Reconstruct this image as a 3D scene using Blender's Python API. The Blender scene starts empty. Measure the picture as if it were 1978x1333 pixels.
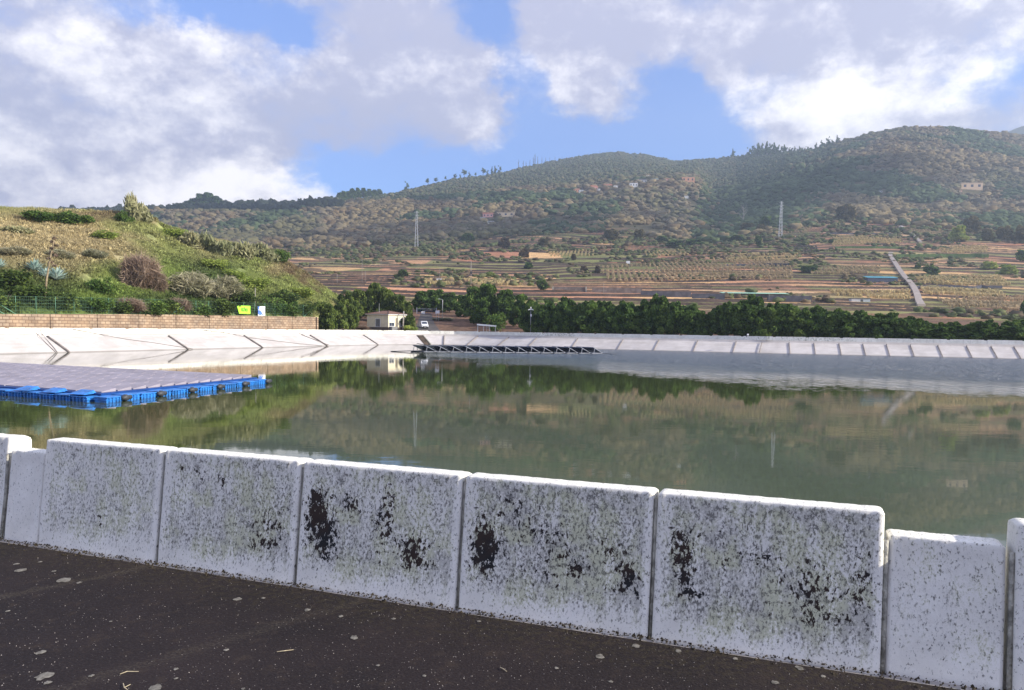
import bpy, math, random
import numpy as np

# ------------------------------------------------------------------ camera
F, PITCH, ROLL = 1500.0, math.radians(3.5), math.atan(0.0145)
CX, CY, HC = 989.0, 726.0, 1.5
W, H = 1978.0, 1333.0
scn = bpy.context.scene
col = scn.collection
cd = bpy.data.cameras.new('camera'); cam = bpy.data.objects.new('camera', cd); col.objects.link(cam)
cd.sensor_fit = 'HORIZONTAL'; cd.sensor_width = 36.0; cd.lens = 36.0 * F / W
cd.shift_y = (CY - H / 2) / W
cd.clip_start = 0.05; cd.clip_end = 20000
from mathutils import Matrix, Vector
cam.matrix_world = (Matrix.Translation((0, 0, HC)) @ Matrix.Rotation(math.radians(90) - PITCH, 4, 'X')
                    @ Matrix.Rotation(ROLL, 4, 'Z'))
scn.camera = cam

# ------------------------------------------------------------------ light
SUN_AZ = math.radians(107)      # clockwise from +Y (the view direction)
SUN_EL = math.radians(24)
sdir = Vector((math.sin(SUN_AZ) * math.cos(SUN_EL), math.cos(SUN_AZ) * math.cos(SUN_EL), math.sin(SUN_EL)))
sl = bpy.data.lights.new('sun', 'SUN'); sl.energy = 3.9; sl.angle = math.radians(0.53); sl.color = (1.0, 0.92, 0.78)
so = bpy.data.objects.new('sun', sl); col.objects.link(so)
so.rotation_euler = sdir.to_track_quat('Z', 'Y').to_euler()
scn.view_settings.view_transform = 'Standard'; scn.view_settings.look = 'None'
scn.view_settings.exposure = 0.88; scn.view_settings.gamma = 1.0
scn.cycles.max_bounces = 6; scn.cycles.diffuse_bounces = 2; scn.cycles.glossy_bounces = 3
scn.cycles.transparent_max_bounces = 6; scn.cycles.volume_bounces = 0
scn.cycles.use_denoising = True

# ---- node helper
class G:
    def __init__(s, nt): s.nt = nt
    def n(s, t, _out=0, _p=None, **inp):
        nd = s.nt.nodes.new(t)
        if _p:
            for k, v in _p.items(): setattr(nd, k, v)
        for k, v in inp.items():
            k2 = int(k[1:]) if k[0] == 'i' and k[1:].isdigit() else k.replace('_', ' ')
            sk = nd.inputs[k2]
            if hasattr(v, 'is_output'): s.nt.links.new(v, sk)
            else: sk.default_value = v
        s.last = nd
        return nd.outputs[_out] if len(nd.outputs) else nd
    def m(s, op, a, b=0.0, c=0.0, clamp=False):
        return s.n('ShaderNodeMath', _p={'operation': op, 'use_clamp': clamp}, i0=a, i1=b, i2=c)
    def add(s, a, b): return s.m('ADD', a, b)
    def sub(s, a, b): return s.m('SUBTRACT', a, b)
    def mul(s, a, b): return s.m('MULTIPLY', a, b)
    def noise(s, vec, scale, detail=3.0, rough=0.55, out=0, dist=0.0):
        return s.n('ShaderNodeTexNoise', _out=out, Vector=vec, Scale=scale, Detail=detail, Roughness=rough, Distortion=dist)
    def rng(s, v, a, b, c=0.0, d=1.0, smooth=True):
        return s.n('ShaderNodeMapRange', _p={'interpolation_type': 'SMOOTHSTEP' if smooth else 'LINEAR'}, i0=v, i1=a, i2=b, i3=c, i4=d)
    def mix(s, f, a, b, mode='MIX'):
        nd = s.nt.nodes.new('ShaderNodeMix'); nd.data_type = 'RGBA'; nd.blend_type = mode
        for k, v in ((0, f), (6, a), (7, b)):
            if hasattr(v, 'is_output'): s.nt.links.new(v, nd.inputs[k])
            else:
                if k and len(v) == 3: v = (*v, 1)
                nd.inputs[k].default_value = v
        return nd.outputs[2]
    def vec(s, x, y, z): return s.n('ShaderNodeCombineXYZ', X=x, Y=y, Z=z)

def photo_dir(px, py):
    u = (px - CX) / F; v = -(py - CY) / F
    a = u * math.cos(ROLL) - v * math.sin(ROLL); b = u * math.sin(ROLL) + v * math.cos(ROLL)
    return (a, math.cos(PITCH) + b * math.sin(PITCH), -math.sin(PITCH) + b * math.cos(PITCH))
def at(px, py, Y):
    r = photo_dir(px, py); t = Y / r[1]
    return Vector((r[0] * t, Y, HC + r[2] * t))
def at_z(px, py, z):
    r = photo_dir(px, py); t = (z - HC) / r[2]
    return Vector((r[0] * t, r[1] * t, z))

world = bpy.data.worlds.new('World'); scn.world = world; world.use_nodes = True
g = G(world.node_tree); world.node_tree.nodes.clear()
sky = g.n('ShaderNodeTexSky', _p={'sky_type': 'NISHITA', 'sun_disc': False, 'sun_elevation': SUN_EL, 'sun_rotation': SUN_AZ,
                                 'air_density': 1.0, 'dust_density': 0.6, 'ozone_density': 2.5})
dv = g.n('ShaderNodeTexCoord', _out=0)
sep = g.n('ShaderNodeSeparateXYZ', Vector=dv); sn = g.last
dx, dy, dz = sn.outputs[0], sn.outputs[1], sn.outputs[2]
az = g.m('ARCTAN2', dx, dy); el = g.m('ARCSINE', dz)
# warped direction for billowy edges
wv = g.n('ShaderNodeVectorMath', _p={'operation': 'MULTIPLY'}, i0=dv, i1=(1.0, 1.0, 1.5))
w1 = g.noise(wv, 5.0, 9, 0.66)
off = g.n('ShaderNodeVectorMath', _p={'operation': 'ADD'}, i0=wv, i1=(7.3, 2.1, 4.4))
w2 = g.noise(off, 5.0, 9, 0.66)
azw = g.add(az, g.mul(g.sub(w1, 0.5), 0.24)); elw = g.add(el, g.mul(g.sub(w2, 0.5), 0.16))
def blob(px, py, rx, ry, amp, rot=0.0, a=azw, e=elw):
    d = photo_dir(px, py); L = math.sqrt(sum(c * c for c in d))
    A = math.atan2(d[0], d[1]); E_ = math.asin(d[2] / L)
    u = g.sub(a, A); v = g.sub(e, E_)
    c, s_ = math.cos(rot), math.sin(rot)
    u2 = g.mul(g.add(g.mul(u, c), g.mul(v, s_)), F / rx); v2 = g.mul(g.sub(g.mul(v, c), g.mul(u, s_)), F / ry)
    q = g.add(g.mul(u2, u2), g.mul(v2, v2))
    return g.mul(g.m('POWER', 2.71828, g.mul(q, -1.0)), amp)
def total(lst):
    t = None
    for b in lst:
        v = blob(*b); t = v if t is None else g.add(t, v)
    return t
n_big = g.noise(wv, 3.2, 9, 0.62); n_fine = g.noise(wv, 9.0, 10, 0.68)
# blue gaps (negative) and cloud masses (positive)
cover = total([(430, -5, 130, 30, -0.9), (560, 30, 60, 30, -0.35), (1020, 150, 60, 140, -1.0, 0.55), (950, 30, 70, 50, -0.6),
               (850, 335, 230, 45, -0.85), (1060, 285, 200, 50, -0.75), (1320, 190, 95, 115, -1.1), (1230, 280, 170, 40, -0.7),
               (660, 355, 90, 50, -0.75), (1950, 165, 90, 40, -0.5), (1400, 250, 70, 50, -0.5),
               (1130, 110, 120, 130, 0.45), (1400, 130, 60, 60, .45), (700, 300, 90, 30, .35), (1680, 190, 210, 95, 0.6), (1560, 255, 90, 35, 0.4), (930, 190, 90, 80, 0.4),
               (1500, 40, 500, 60, 0.5), (400, 150, 500, 200, 0.35), (300, 350, 350, 80, 0.4)])
dens = g.add(g.add(cover, 0.42), g.add(g.mul(g.sub(n_big, 0.5), 1.5), g.mul(g.sub(n_fine, 0.5), 1.5)))
mask = g.rng(dens, -0.14, 0.66)
# brightness of the clouds: sunlit tops and grey undersides
bright = total([(480, 90, 90, 80, 0.50), (250, 150, 110, 70, 0.40), (60, 60, 150, 80, 0.35), (100, 230, 200, 60, 0.2), (300, 370, 300, 50, 0.6), (560, 375, 140, 35, .5),
                (1680, 170, 220, 60, 0.75), (1540, 250, 110, 35, 0.35), (1930, 50, 90, 80, 0.4), (950, 190, 80, 50, 0.35), (800, 110, 70, 30, 0.3),
                (1100, 200, 70, 50, 0.2), (560, 330, 120, 50, 0.15),
                (650, 190, 110, 90, -0.25), (620, 270, 120, 40, -0.3), (20, 340, 150, 60, -0.2), (850, 50, 200, 50, -0.15),
                (1200, 80, 200, 70, -0.15), (1700, 60, 200, 35, -0.2), (800, 250, 120, 30, -0.15), (350, 90, 60, 60, -0.2)])
edge = g.noise(wv, 22.0, 8, 0.68)
bv = g.add(g.add(bright, 0.13), g.add(g.mul(g.sub(n_fine, 0.5), 2.4), g.mul(g.sub(edge, 0.5), 1.0)))
bv = g.rng(bv, 0.0, 1.0)
ccol = g.mix(bv, (0.40, 0.40, 0.53), (1.12, 1.07, 1.05))
sc_ = g.n('ShaderNodeVectorMath', _p={'operation': 'SCALE'}, i0=ccol, Scale=10.0)
skyb = g.mix(1.0, sky, (0.92, 1.16, 1.78), 'MULTIPLY')
fin = g.mix(mask, skyb, sc_)
bg = g.n('ShaderNodeBackground', Color=fin, Strength=0.09)
g.n('ShaderNodeOutputWorld', Surface=bg)

# ------------------------------------------------------------------ helpers
rnd = random.Random(7)
def tag(o, label=None, cat=None, group=None, kind=None):
    if label: o['label'] = label
    if cat: o['category'] = cat
    if group: o['group'] = group
    if kind: o['kind'] = kind
    return o
def empty(name, loc, label, cat, group=None, rz=0.0, parent=None):
    o = bpy.data.objects.new(name, None); col.objects.link(o); o.location = loc; o.rotation_euler.z = rz
    o.empty_display_size = 0.2
    if parent: o.parent = parent
    return tag(o, label, cat, group)
def mesh_np(name, v, f, mat, parent=None, smooth=False, attrs=None, loc=None):
    """v (n,3); f (m,k) int array, one polygon size"""
    me = bpy.data.meshes.new(name); v = np.asarray(v, np.float32); f = np.asarray(f, np.int32); k = f.shape[1]
    me.vertices.add(len(v)); me.vertices.foreach_set('co', v.ravel())
    me.loops.add(f.size); me.loops.foreach_set('vertex_index', f.ravel())
    me.polygons.add(len(f)); me.polygons.foreach_set('loop_start', np.arange(0, f.size, k, dtype=np.int32))
    me.polygons.foreach_set('loop_total', np.full(len(f), k, np.int32))
    if smooth: me.polygons.foreach_set('use_smooth', np.ones(len(f), bool))
    me.update(calc_edges=True)
    for an, av in (attrs or {}).items():
        av = np.asarray(av, np.float32)
        if av.ndim == 1:
            a = me.attributes.new(an, 'FLOAT', 'POINT'); a.data.foreach_set('value', av)
        else:
            a = me.attributes.new(an, 'FLOAT_COLOR', 'POINT')
            c4 = np.ones((len(av), 4), np.float32); c4[:, :3] = av; a.data.foreach_set('color', c4.ravel())
    for m in (mat if isinstance(mat, (list, tuple)) else [mat]): me.materials.append(m)
    o = bpy.data.objects.new(name, me); col.objects.link(o)
    if parent: o.parent = parent
    if loc is not None: o.location = loc
    return o
class MB:
    def __init__(s): s.v = []; s.f = []
    def quad(s, *p):
        b = len(s.v); s.v += [tuple(q) for q in p]; s.f.append(tuple(range(b, b + len(p)))); return s
    def hexa(s, p):      # 8 corners: bottom 0-3 ccw, top 4-7
        b = len(s.v); s.v += [tuple(q) for q in p]
        for q in ((3, 2, 1, 0), (4, 5, 6, 7), (0, 1, 5, 4), (1, 2, 6, 5), (2, 3, 7, 6), (3, 0, 4, 7)):
            s.f.append(tuple(b + i for i in q))
        return s
    def box(s, c, d, rz=0.0):
        cx, cy, cz = c; a, b_, h = d[0] / 2, d[1] / 2, d[2] / 2; co, si = math.cos(rz), math.sin(rz)
        P = []
        for z in (-h, h):
            for x, y in ((-a, -b_), (a, -b_), (a, b_), (-a, b_)):
                P.append((cx + x * co - y * si, cy + x * si + y * co, cz + z))
        return s.hexa(P)
    def beam(s, p, q, w, h=None, up=(0, 0, 1)):
        h = h or w; p, q = Vector(p), Vector(q); d = (q - p).normalized(); upv = Vector(up)
        if abs(d.dot(upv)) > 0.99: upv = Vector((0, 1, 0))
        sx = d.cross(upv).normalized() * w / 2; sz = sx.cross(d).normalized() * h / 2
        return s.hexa([p - sx - sz, p + sx - sz, q + sx - sz, q - sx - sz, p - sx + sz, p + sx + sz, q + sx + sz, q - sx + sz])
    def tube(s, pts, r, n=8, cap=True):
        pts = [Vector(p) for p in pts]; rs = r if isinstance(r, (list, tuple)) else [r] * len(pts); b = len(s.v)
        for i, p in enumerate(pts):
            d = (pts[min(i + 1, len(pts) - 1)] - pts[max(i - 1, 0)]).normalized()
            up = Vector((0, 0, 1)) if abs(d.z) < 0.9 else Vector((1, 0, 0))
            a = d.cross(up).normalized(); c = a.cross(d).normalized()
            for k in range(n):
                t = 2 * math.pi * k / n; s.v.append(tuple(p + (a * math.cos(t) + c * math.sin(t)) * rs[i]))
        for i in range(len(pts) - 1):
            for k in range(n):
                s.f.append((b + i * n + k, b + i * n + (k + 1) % n, b + (i + 1) * n + (k + 1) % n, b + (i + 1) * n + k))
        if cap:
            s.f.append(tuple(b + k for k in range(n))[::-1]); s.f.append(tuple(b + (len(pts) - 1) * n + k for k in range(n)))
        return s
    def build(s, name, mat, parent=None, smooth=False, bevel=0.0):
        me = bpy.data.meshes.new(name); me.from_pydata(s.v, [], s.f); me.materials.append(mat)
        if smooth: me.polygons.foreach_set('use_smooth', np.ones(len(me.polygons), bool))
        me.update(); o = bpy.data.objects.new(name, me); col.objects.link(o)
        if parent: o.parent = parent
        if bevel:
            b = o.modifiers.new('bevel', 'BEVEL'); b.width = bevel; b.segments = 2; b.limit_method = 'ANGLE'
        return o
def copy_tree(o, parent=None):
    c = o.copy(); col.objects.link(c); c.parent = parent
    for ch in list(o.children): copy_tree(ch, c)
    return c

def hash2(i, j, seed=0):
    n = (i.astype(np.int64) * 374761393 + j.astype(np.int64) * 668265263 + seed * 974711) & 0x7fffffff
    n = (n ^ (n >> 13)) * 1274126177 & 0x7fffffff
    return ((n ^ (n >> 16)) & 0xffff) / 65535.0
def vnoise(x, y, seed=0):
    x = np.asarray(x, float); y = np.asarray(y, float)
    xi, yi = np.floor(x), np.floor(y); fx, fy = x - xi, y - yi
    fx = fx * fx * (3 - 2 * fx); fy = fy * fy * (3 - 2 * fy); xi = xi.astype(np.int64); yi = yi.astype(np.int64)
    return ((hash2(xi, yi, seed) * (1 - fx) + hash2(xi + 1, yi, seed) * fx) * (1 - fy)
            + (hash2(xi, yi + 1, seed) * (1 - fx) + hash2(xi + 1, yi + 1, seed) * fx) * fy)
def fbm(x, y, oct=4, seed=0):
    t = 0; a = 0.5; s_ = 0
    for k in range(oct):
        t = t + a * vnoise(x * 2 ** k, y * 2 ** k, seed + k * 17); s_ += a; a *= 0.5
    return t / s_
def sstep(a, b, x):
    t = np.clip((x - a) / (b - a), 0, 1); return t * t * (3 - 2 * t)

# ------------------------------------------------------------------ materials
def new_mat(name):
    m = bpy.data.materials.new(name); m.use_nodes = True; nt = m.node_tree; nt.nodes.clear(); gg = G(nt)
    b = nt.nodes.new('ShaderNodeBsdfPrincipled'); o = nt.nodes.new('ShaderNodeOutputMaterial'); nt.links.new(b.outputs[0], o.inputs[0])
    return m, gg, b
def setin(gg, b, **kw):
    for k, v in kw.items():
        k = k.replace('_', ' ')
        if hasattr(v, 'is_output'): gg.nt.links.new(v, b.inputs[k])
        else:
            if isinstance(v, tuple) and len(v) == 3: v = (*v, 1)
            b.inputs[k].default_value = v
def simple(name, c, rough=0.6, var=0.25, scale=3.0, metal=0.0, spec=0.3, bump=0.0):
    m, gg, b = new_mat(name); tc = gg.n('ShaderNodeTexCoord', _out=3)
    n = gg.noise(tc, scale, 5, 0.6)
    c2 = tuple(x * (1 - var) for x in c); c1 = tuple(min(1, x * (1 + var)) for x in c)
    cc = gg.mix(gg.rng(n, 0.3, 0.7), c2, c1)
    setin(gg, b, Base_Color=cc, Roughness=rough, Metallic=metal, Specular_IOR_Level=spec)
    if bump: setin(gg, b, Normal=gg.n('ShaderNodeBump', Strength=bump, Distance=0.05, Height=gg.noise(tc, scale * 4, 4)))
    return m
def foliage_mat(name, c, c2, scale=0.8, trans=0.35, rough=0.7, attr=None):
    m = bpy.data.materials.new(name); m.use_nodes = True; nt = m.node_tree; nt.nodes.clear(); gg = G(nt)
    tc = gg.n('ShaderNodeTexCoord', _out=3); oi = gg.n('ShaderNodeObjectInfo', _out=5)
    n = gg.noise(tc, scale, 4, 0.6); rp = gg.n('ShaderNodeNewGeometry', _out=8)
    f = gg.add(gg.mul(gg.rng(n, 0.3, 0.7), 0.6), gg.mul(rp, 0.4))
    cc = gg.mix(gg.rng(f, 0.15, 0.85), c, c2)
    if attr: cc = gg.mix(1.0, gg.mix(rp, (0.75, 0.75, 0.75), (1.25, 1.25, 1.2)), gg.n('ShaderNodeAttribute', _p={'attribute_name': attr}), 'MULTIPLY')
    cc = gg.mix(1.0, cc, gg.mix(oi, (0.8, 0.85, 0.8), (1.2, 1.15, 1.1)), 'MULTIPLY')
    d = nt.nodes.new('ShaderNodeBsdfPrincipled'); setin(gg, d, Base_Color=cc, Roughness=rough, Specular_IOR_Level=0.15)
    t = gg.n('ShaderNodeBsdfTranslucent', Color=cc)
    ms = gg.n('ShaderNodeMixShader', i0=trans, i1=d.outputs[0], i2=t)
    gg.n('ShaderNodeOutputMaterial', Surface=ms)
    return m

def water_mat():
    m, gg, b = new_mat('water'); geo = gg.n('ShaderNodeNewGeometry', _out=0)
    s1 = gg.n('ShaderNodeMapping', Vector=geo, Scale=(0.55, 1.0, 1.0))
    n1 = gg.noise(s1, 1.6, 3, 0.5); n2 = gg.noise(s1, 6.0, 3, 0.6); n3 = gg.noise(geo, 0.05, 3, 0.5)
    sp = gg.n('ShaderNodeSeparateXYZ', Vector=geo); sp = gg.last
    X, Y = sp.outputs[0], sp.outputs[1]
    # breeze patch on the far right: Y beyond a line, X beyond the corner
    nb = gg.noise(gg.n('ShaderNodeMapping', Vector=geo, Scale=(0.8, 0.45, 1.0)), 1.7, 4, 0.75)
    front = gg.m('MAXIMUM', gg.sub(98.0, gg.mul(X, 1.3)), 60.0)
    lim = gg.sub(Y, gg.add(front, gg.mul(gg.sub(n3, 0.5), 60.0)))
    breeze = gg.mul(gg.rng(gg.add(lim, gg.mul(gg.sub(nb, 0.5), 30.0)), -20.0, 30.0), gg.rng(gg.add(X, gg.mul(Y, 0.10)), -4.0, 8.0))
    fl = gg.rng(gg.noise(geo, 0.09, 3, 0.5), 0.42, 0.62)
    h = gg.add(gg.mul(n1, 0.008), gg.mul(n2, 0.0018))
    b1 = gg.n('ShaderNodeBump', Strength=gg.add(0.10, gg.mul(fl, 0.25)), Distance=1.0, Height=h)
    b2 = gg.n('ShaderNodeBump', Strength=gg.mul(breeze, 1.0), Distance=3.0, Height=gg.add(nb, gg.mul(gg.noise(gg.n('ShaderNodeMapping', Vector=geo, Scale=(1.0, 0.30, 1.0)), 0.8, 3, 0.7), 2.0)), Normal=b1)
    cc = gg.mix(breeze, (0.055, 0.070, 0.026), (0.09, 0.13, 0.19))  # rippled patch: blue of the mirrored sky is mixed into the base colour
    setin(gg, b, Base_Color=cc, Roughness=gg.add(0.025, gg.mul(breeze, 0.24)), IOR=1.55, Normal=b2)
    return m

def wall_paint(name, far=False):
    m, gg, b = new_mat(name); tc = gg.n('ShaderNodeTexCoord', _out=3)
    st = gg.n('ShaderNodeAttribute', _out=2, _p={'attribute_name': 'stain'})
    dt = gg.n('ShaderNodeAttribute', _out=2, _p={'attribute_name': 'dirt'})
    broad = gg.noise(tc, 3.0, 4, 0.6)
    sv = gg.n('ShaderNodeMapping', Vector=tc, Scale=(1.0, 1.0, 0.62))
    fine = gg.noise(sv, 78.0, 5, 0.74); fine2 = gg.noise(sv, 190.0, 3, 0.7)
    hue = gg.noise(tc, 6.0, 3, 0.6)
    drip = gg.noise(gg.n('ShaderNodeMapping', Vector=tc, Scale=(1.0, 1.0, 0.07)), 24.0, 4, 0.6)
    base = gg.mix(gg.rng(broad, 0.3, 0.7), (0.74, 0.725, 0.66), (0.88, 0.865, 0.80))
    # grey-green film following the dirt mask, in fine speckle
    f = gg.rng(gg.add(gg.mul(fine, 0.75), gg.add(gg.mul(fine2, 0.25), gg.mul(gg.sub(gg.mul(dt, gg.mul(gg.rng(broad, 0.2, 0.75, 0.6, 1.25), gg.rng(drip, 0.32, 0.66, 0.72, 1.28))), 1.0), 0.20))), 0.37, 0.50)
    film = gg.mix(gg.rng(hue, 0.40, 0.62), (0.40, 0.39, 0.34), (0.46, 0.47, 0.27))
    c1 = gg.mix(gg.mul(f, gg.rng(dt, 0.0, 0.7, 0.18, 0.72)), base, film)
    # dark pits
    pit = gg.rng(gg.add(fine, gg.mul(dt, 0.09)), 0.62, 0.66)
    c2 = gg.mix(gg.mul(pit, 0.75), c1, (0.09, 0.09, 0.085))
    # flaked patches showing black lichen
    fl = gg.noise(sv, 46.0, 5, 0.66, dist=0.3)
    fk = gg.rng(gg.add(gg.mul(fl, 1.2), gg.add(gg.mul(st, 0.20), gg.mul(dt, 0.055))), 0.835, 0.86)
    c3 = gg.mix(fk, c2, gg.mix(gg.rng(hue, 0.35, 0.6), (0.022, 0.024, 0.026), (0.045, 0.032, 0.026)))
    setin(gg, b, Base_Color=c3, Roughness=0.85, Specular_IOR_Level=0.2)
    hh = gg.sub(gg.add(gg.mul(fine, 0.6), gg.mul(fine2, 0.4)), gg.mul(fk, 0.5))
    setin(gg, b, Normal=gg.n('ShaderNodeBump', Strength=0.7, Distance=0.006, Height=hh))
    return m

def asphalt_mat():
    m, gg, b = new_mat('asphalt'); tc = gg.n('ShaderNodeNewGeometry', _out=0)
    broad = gg.noise(tc, 1.1, 4, 0.6); fine = gg.noise(tc, 70.0, 3, 0.7); med = gg.noise(tc, 9.0, 4, 0.65)
    vo = gg.n('ShaderNodeTexVoronoi', _out=0, Vector=tc, Scale=95.0); vcell = gg.last.outputs[1]
    base = gg.mix(gg.rng(broad, 0.3, 0.7), (0.0095, 0.0065, 0.0075), (0.018, 0.012, 0.0125))
    base = gg.mix(gg.mul(gg.rng(med, 0.52, 0.70), 0.5), base, (0.040, 0.028, 0.020))
    base = gg.mix(gg.mul(gg.rng(fine, 0.50, 0.66), 0.55), base, (0.038, 0.030, 0.029))
    # pale grains of aggregate
    sepc = gg.n('ShaderNodeSeparateColor', Color=vcell)
    gr = gg.mul(gg.rng(vo, 0.30, 0.12), gg.rng(sepc, 0.93, 0.97))
    base = gg.mix(gr, base, (0.22, 0.20, 0.185))
    # moss film close to the wall
    sp = gg.n('ShaderNodeSeparateXYZ', Vector=tc); sp = gg.last
    dist = gg.sub(gg.add(gg.mul(sp.outputs[0], -0.348), gg.mul(sp.outputs[1], -0.9375)), -3.73)
    moss = gg.mul(gg.rng(gg.add(dist, gg.mul(gg.sub(med, 0.5), 1.0)), 0.55, 0.0), gg.rng(gg.noise(tc, 26.0, 4, 0.7), 0.44, 0.62))
    base = gg.mix(gg.mul(moss, 0.6), base, (0.045, 0.036, 0.018))
    # two faint yellowish streaks running across the pad
    st1 = gg.m('ABSOLUTE', gg.sub(gg.sub(sp.outputs[1], gg.mul(sp.outputs[0], 1.05)), gg.add(7.05, gg.mul(gg.sub(med, 0.5), 0.3))))
    st2 = gg.m('ABSOLUTE', gg.sub(gg.sub(sp.outputs[1], gg.mul(sp.outputs[0], 1.05)), gg.add(5.02, gg.mul(gg.sub(med, 0.5), 0.3))))
    sk = gg.m('MAXIMUM', gg.rng(st1, 0.10, 0.0), gg.mul(gg.rng(st2, 0.12, 0.0), 0.6))
    base = gg.mix(gg.mul(gg.mul(sk, gg.rng(fine, 0.38, 0.6)), 0.35), base, (0.10, 0.085, 0.06))
    setin(gg, b, Base_Color=base, Roughness=0.85, Specular_IOR_Level=0.25)
    setin(gg, b, Normal=gg.n('ShaderNodeBump', Strength=0.7, Distance=0.004, Height=gg.add(fine, gg.mul(vo, -0.7))))
    return m

def bank_mat():
    m, gg, b = new_mat('lining'); tc = gg.n('ShaderNodeNewGeometry', _out=0)
    n = gg.noise(tc, 0.35, 5, 0.65); n2 = gg.noise(tc, 4.0, 4, 0.6)
    st = gg.noise(gg.n('ShaderNodeMapping', Vector=tc, Scale=(0.25, 0.25, 3.0)), 1.2, 5, 0.6)
    c = gg.mix(gg.rng(n, 0.3, 0.7), (0.47, 0.44, 0.42), (0.60, 0.565, 0.54))
    c = gg.mix(gg.mul(gg.rng(st, 0.46, 0.70), 0.5), c, (0.40, 0.37, 0.33))
    c = gg.mix(gg.mul(gg.rng(n2, 0.60, 0.75), 0.25), c, (0.4, 0.38, 0.35))
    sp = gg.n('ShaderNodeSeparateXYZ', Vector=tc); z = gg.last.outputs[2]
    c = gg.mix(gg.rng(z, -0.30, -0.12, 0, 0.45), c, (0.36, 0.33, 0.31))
    c = gg.mix(gg.rng(gg.add(z, gg.mul(gg.sub(n2, 0.5), 0.05)), -2.16, -2.22, 0, 0.6), c, (0.22, 0.20, 0.17))
    setin(gg, b, Base_Color=c, Roughness=0.7, Specular_IOR_Level=0.25)
    return m

def land_mat():
    m, gg, b = new_mat('land'); tc = gg.n('ShaderNodeNewGeometry', _out=0); nm = gg.n('ShaderNodeNewGeometry', _out=1)
    at_ = gg.n('ShaderNodeAttribute', _p={'attribute_name': 'cover'})
    n = gg.noise(tc, 0.12, 5, 0.7); n2 = gg.noise(tc, 0.9, 4, 0.7)
    c = gg.mix(1.0, at_, gg.mix(gg.rng(n, 0.3, 0.7), (0.72, 0.74, 0.7), (1.28, 1.25, 1.2)), 'MULTIPLY')
    c = gg.mix(1.0, c, gg.mix(gg.rng(n2, 0.3, 0.7), (0.65, 0.65, 0.65), (1.35, 1.35, 1.35)), 'MULTIPLY')
    setin(gg, b, Base_Color=c, Roughness=0.95, Specular_IOR_Level=0.1)
    setin(gg, b, Normal=gg.n('ShaderNodeBump', Strength=0.8, Distance=0.6, Height=n2))
    return m

M = {}
M['water'] = water_mat(); M['wall'] = wall_paint('white_paint'); M['asphalt'] = asphalt_mat(); M['lining'] = bank_mat(); M['land'] = land_mat()
M['mortar'] = simple('mortar', (0.34, 0.33, 0.28), 0.9, 0.5, 14, bump=0.5)
M['far_wall'] = None
def far_wall_mat():
    m, gg, b = new_mat('weathered_white'); tc = gg.n('ShaderNodeNewGeometry', _out=0)
    n = gg.noise(tc, 0.7, 5, 0.65); s_ = gg.noise(tc, 3.5, 5, 0.7); big = gg.noise(tc, 0.05, 2, 0.5)
    c = gg.mix(gg.rng(n, 0.3, 0.7), (0.66, 0.65, 0.58), (0.80, 0.79, 0.72))
    c = gg.mix(gg.mul(gg.rng(gg.add(s_, gg.mul(gg.sub(big, 0.5), 0.5)), 0.54, 0.66), 0.7), c, (0.27, 0.27, 0.22))
    setin(gg, b, Base_Color=c, Roughness=0.9, Specular_IOR_Level=0.1); return m
M['far_wall'] = far_wall_mat()
M['path'] = simple('path', (0.20, 0.17, 0.15), 0.95, 0.3, 0.4)
M['tube'] = simple('tube', (0.25, 0.22, 0.20), 0.7, 0.35, 2.0)
M['tube_pale'] = simple('tube_pale', (0.36, 0.33, 0.33), 0.7, 0.25, 2.0)
M['dark_metal'] = simple('dark_metal', (0.05, 0.055, 0.065), 0.5, 0.2)
M['rope'] = simple('rope', (0.20, 0.18, 0.17), 0.8, 0.2)
M['galv'] = simple('galvanised', (0.50, 0.52, 0.55), 0.4, 0.15, metal=0.6)
M['pylon'] = simple('pylon_steel', (0.62, 0.64, 0.66), 0.6, 0.1, metal=0.1)
M['white'] = simple('white_coat', (0.80, 0.80, 0.80), 0.4, 0.06)
M['glass'] = simple('dark_glass', (0.045, 0.055, 0.08), 0.1, 0.2, spec=0.8)
M['rubber'] = simple('rubber', (0.02, 0.02, 0.02), 0.7, 0.1)
M['bark'] = simple('bark', (0.10, 0.075, 0.055), 0.9, 0.35, 4, bump=0.6)
M['pale_bark'] = simple('pale_bark', (0.36, 0.33, 0.30), 0.9, 0.25, 2)
M['wood'] = simple('wood', (0.20, 0.14, 0.09), 0.8, 0.3, 4)
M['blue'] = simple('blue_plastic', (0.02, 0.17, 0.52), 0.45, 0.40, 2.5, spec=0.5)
M['blue_dark'] = simple('dark_blue_plastic', (0.008, 0.05, 0.20), 0.45, 0.2)  # even dark blue for the deck base and gate bars
M['tree_leaf'] = foliage_mat('tree_leaf', (0.022, 0.052, 0.020), (0.15, 0.24, 0.055), 0.5)
M['belt_leaf'] = foliage_mat('belt_leaf', (0.035, 0.075, 0.022), (0.17, 0.25, 0.06), 0.5)
M['tree_leaf_olive'] = foliage_mat('tree_leaf_olive', (0.035, 0.065, 0.018), (0.22, 0.29, 0.07), 0.5)
M['bush_green'] = foliage_mat('bush_green', (0.045, 0.095, 0.022), (0.19, 0.28, 0.065), 0.8)
M['bush_yellow'] = foliage_mat('bush_yellow', (0.20, 0.27, 0.05), (0.42, 0.48, 0.12), 0.8)
M['bush_cane'] = foliage_mat('bush_cane', (0.26, 0.27, 0.14), (0.46, 0.44, 0.27), 1.2)
M['bush_brown'] = foliage_mat('bush_brown', (0.19, 0.135, 0.10), (0.36, 0.28, 0.22), 1.2)
M['bush_grey'] = foliage_mat('bush_grey', (0.24, 0.24, 0.14), (0.46, 0.43, 0.31), 1.2)
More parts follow.
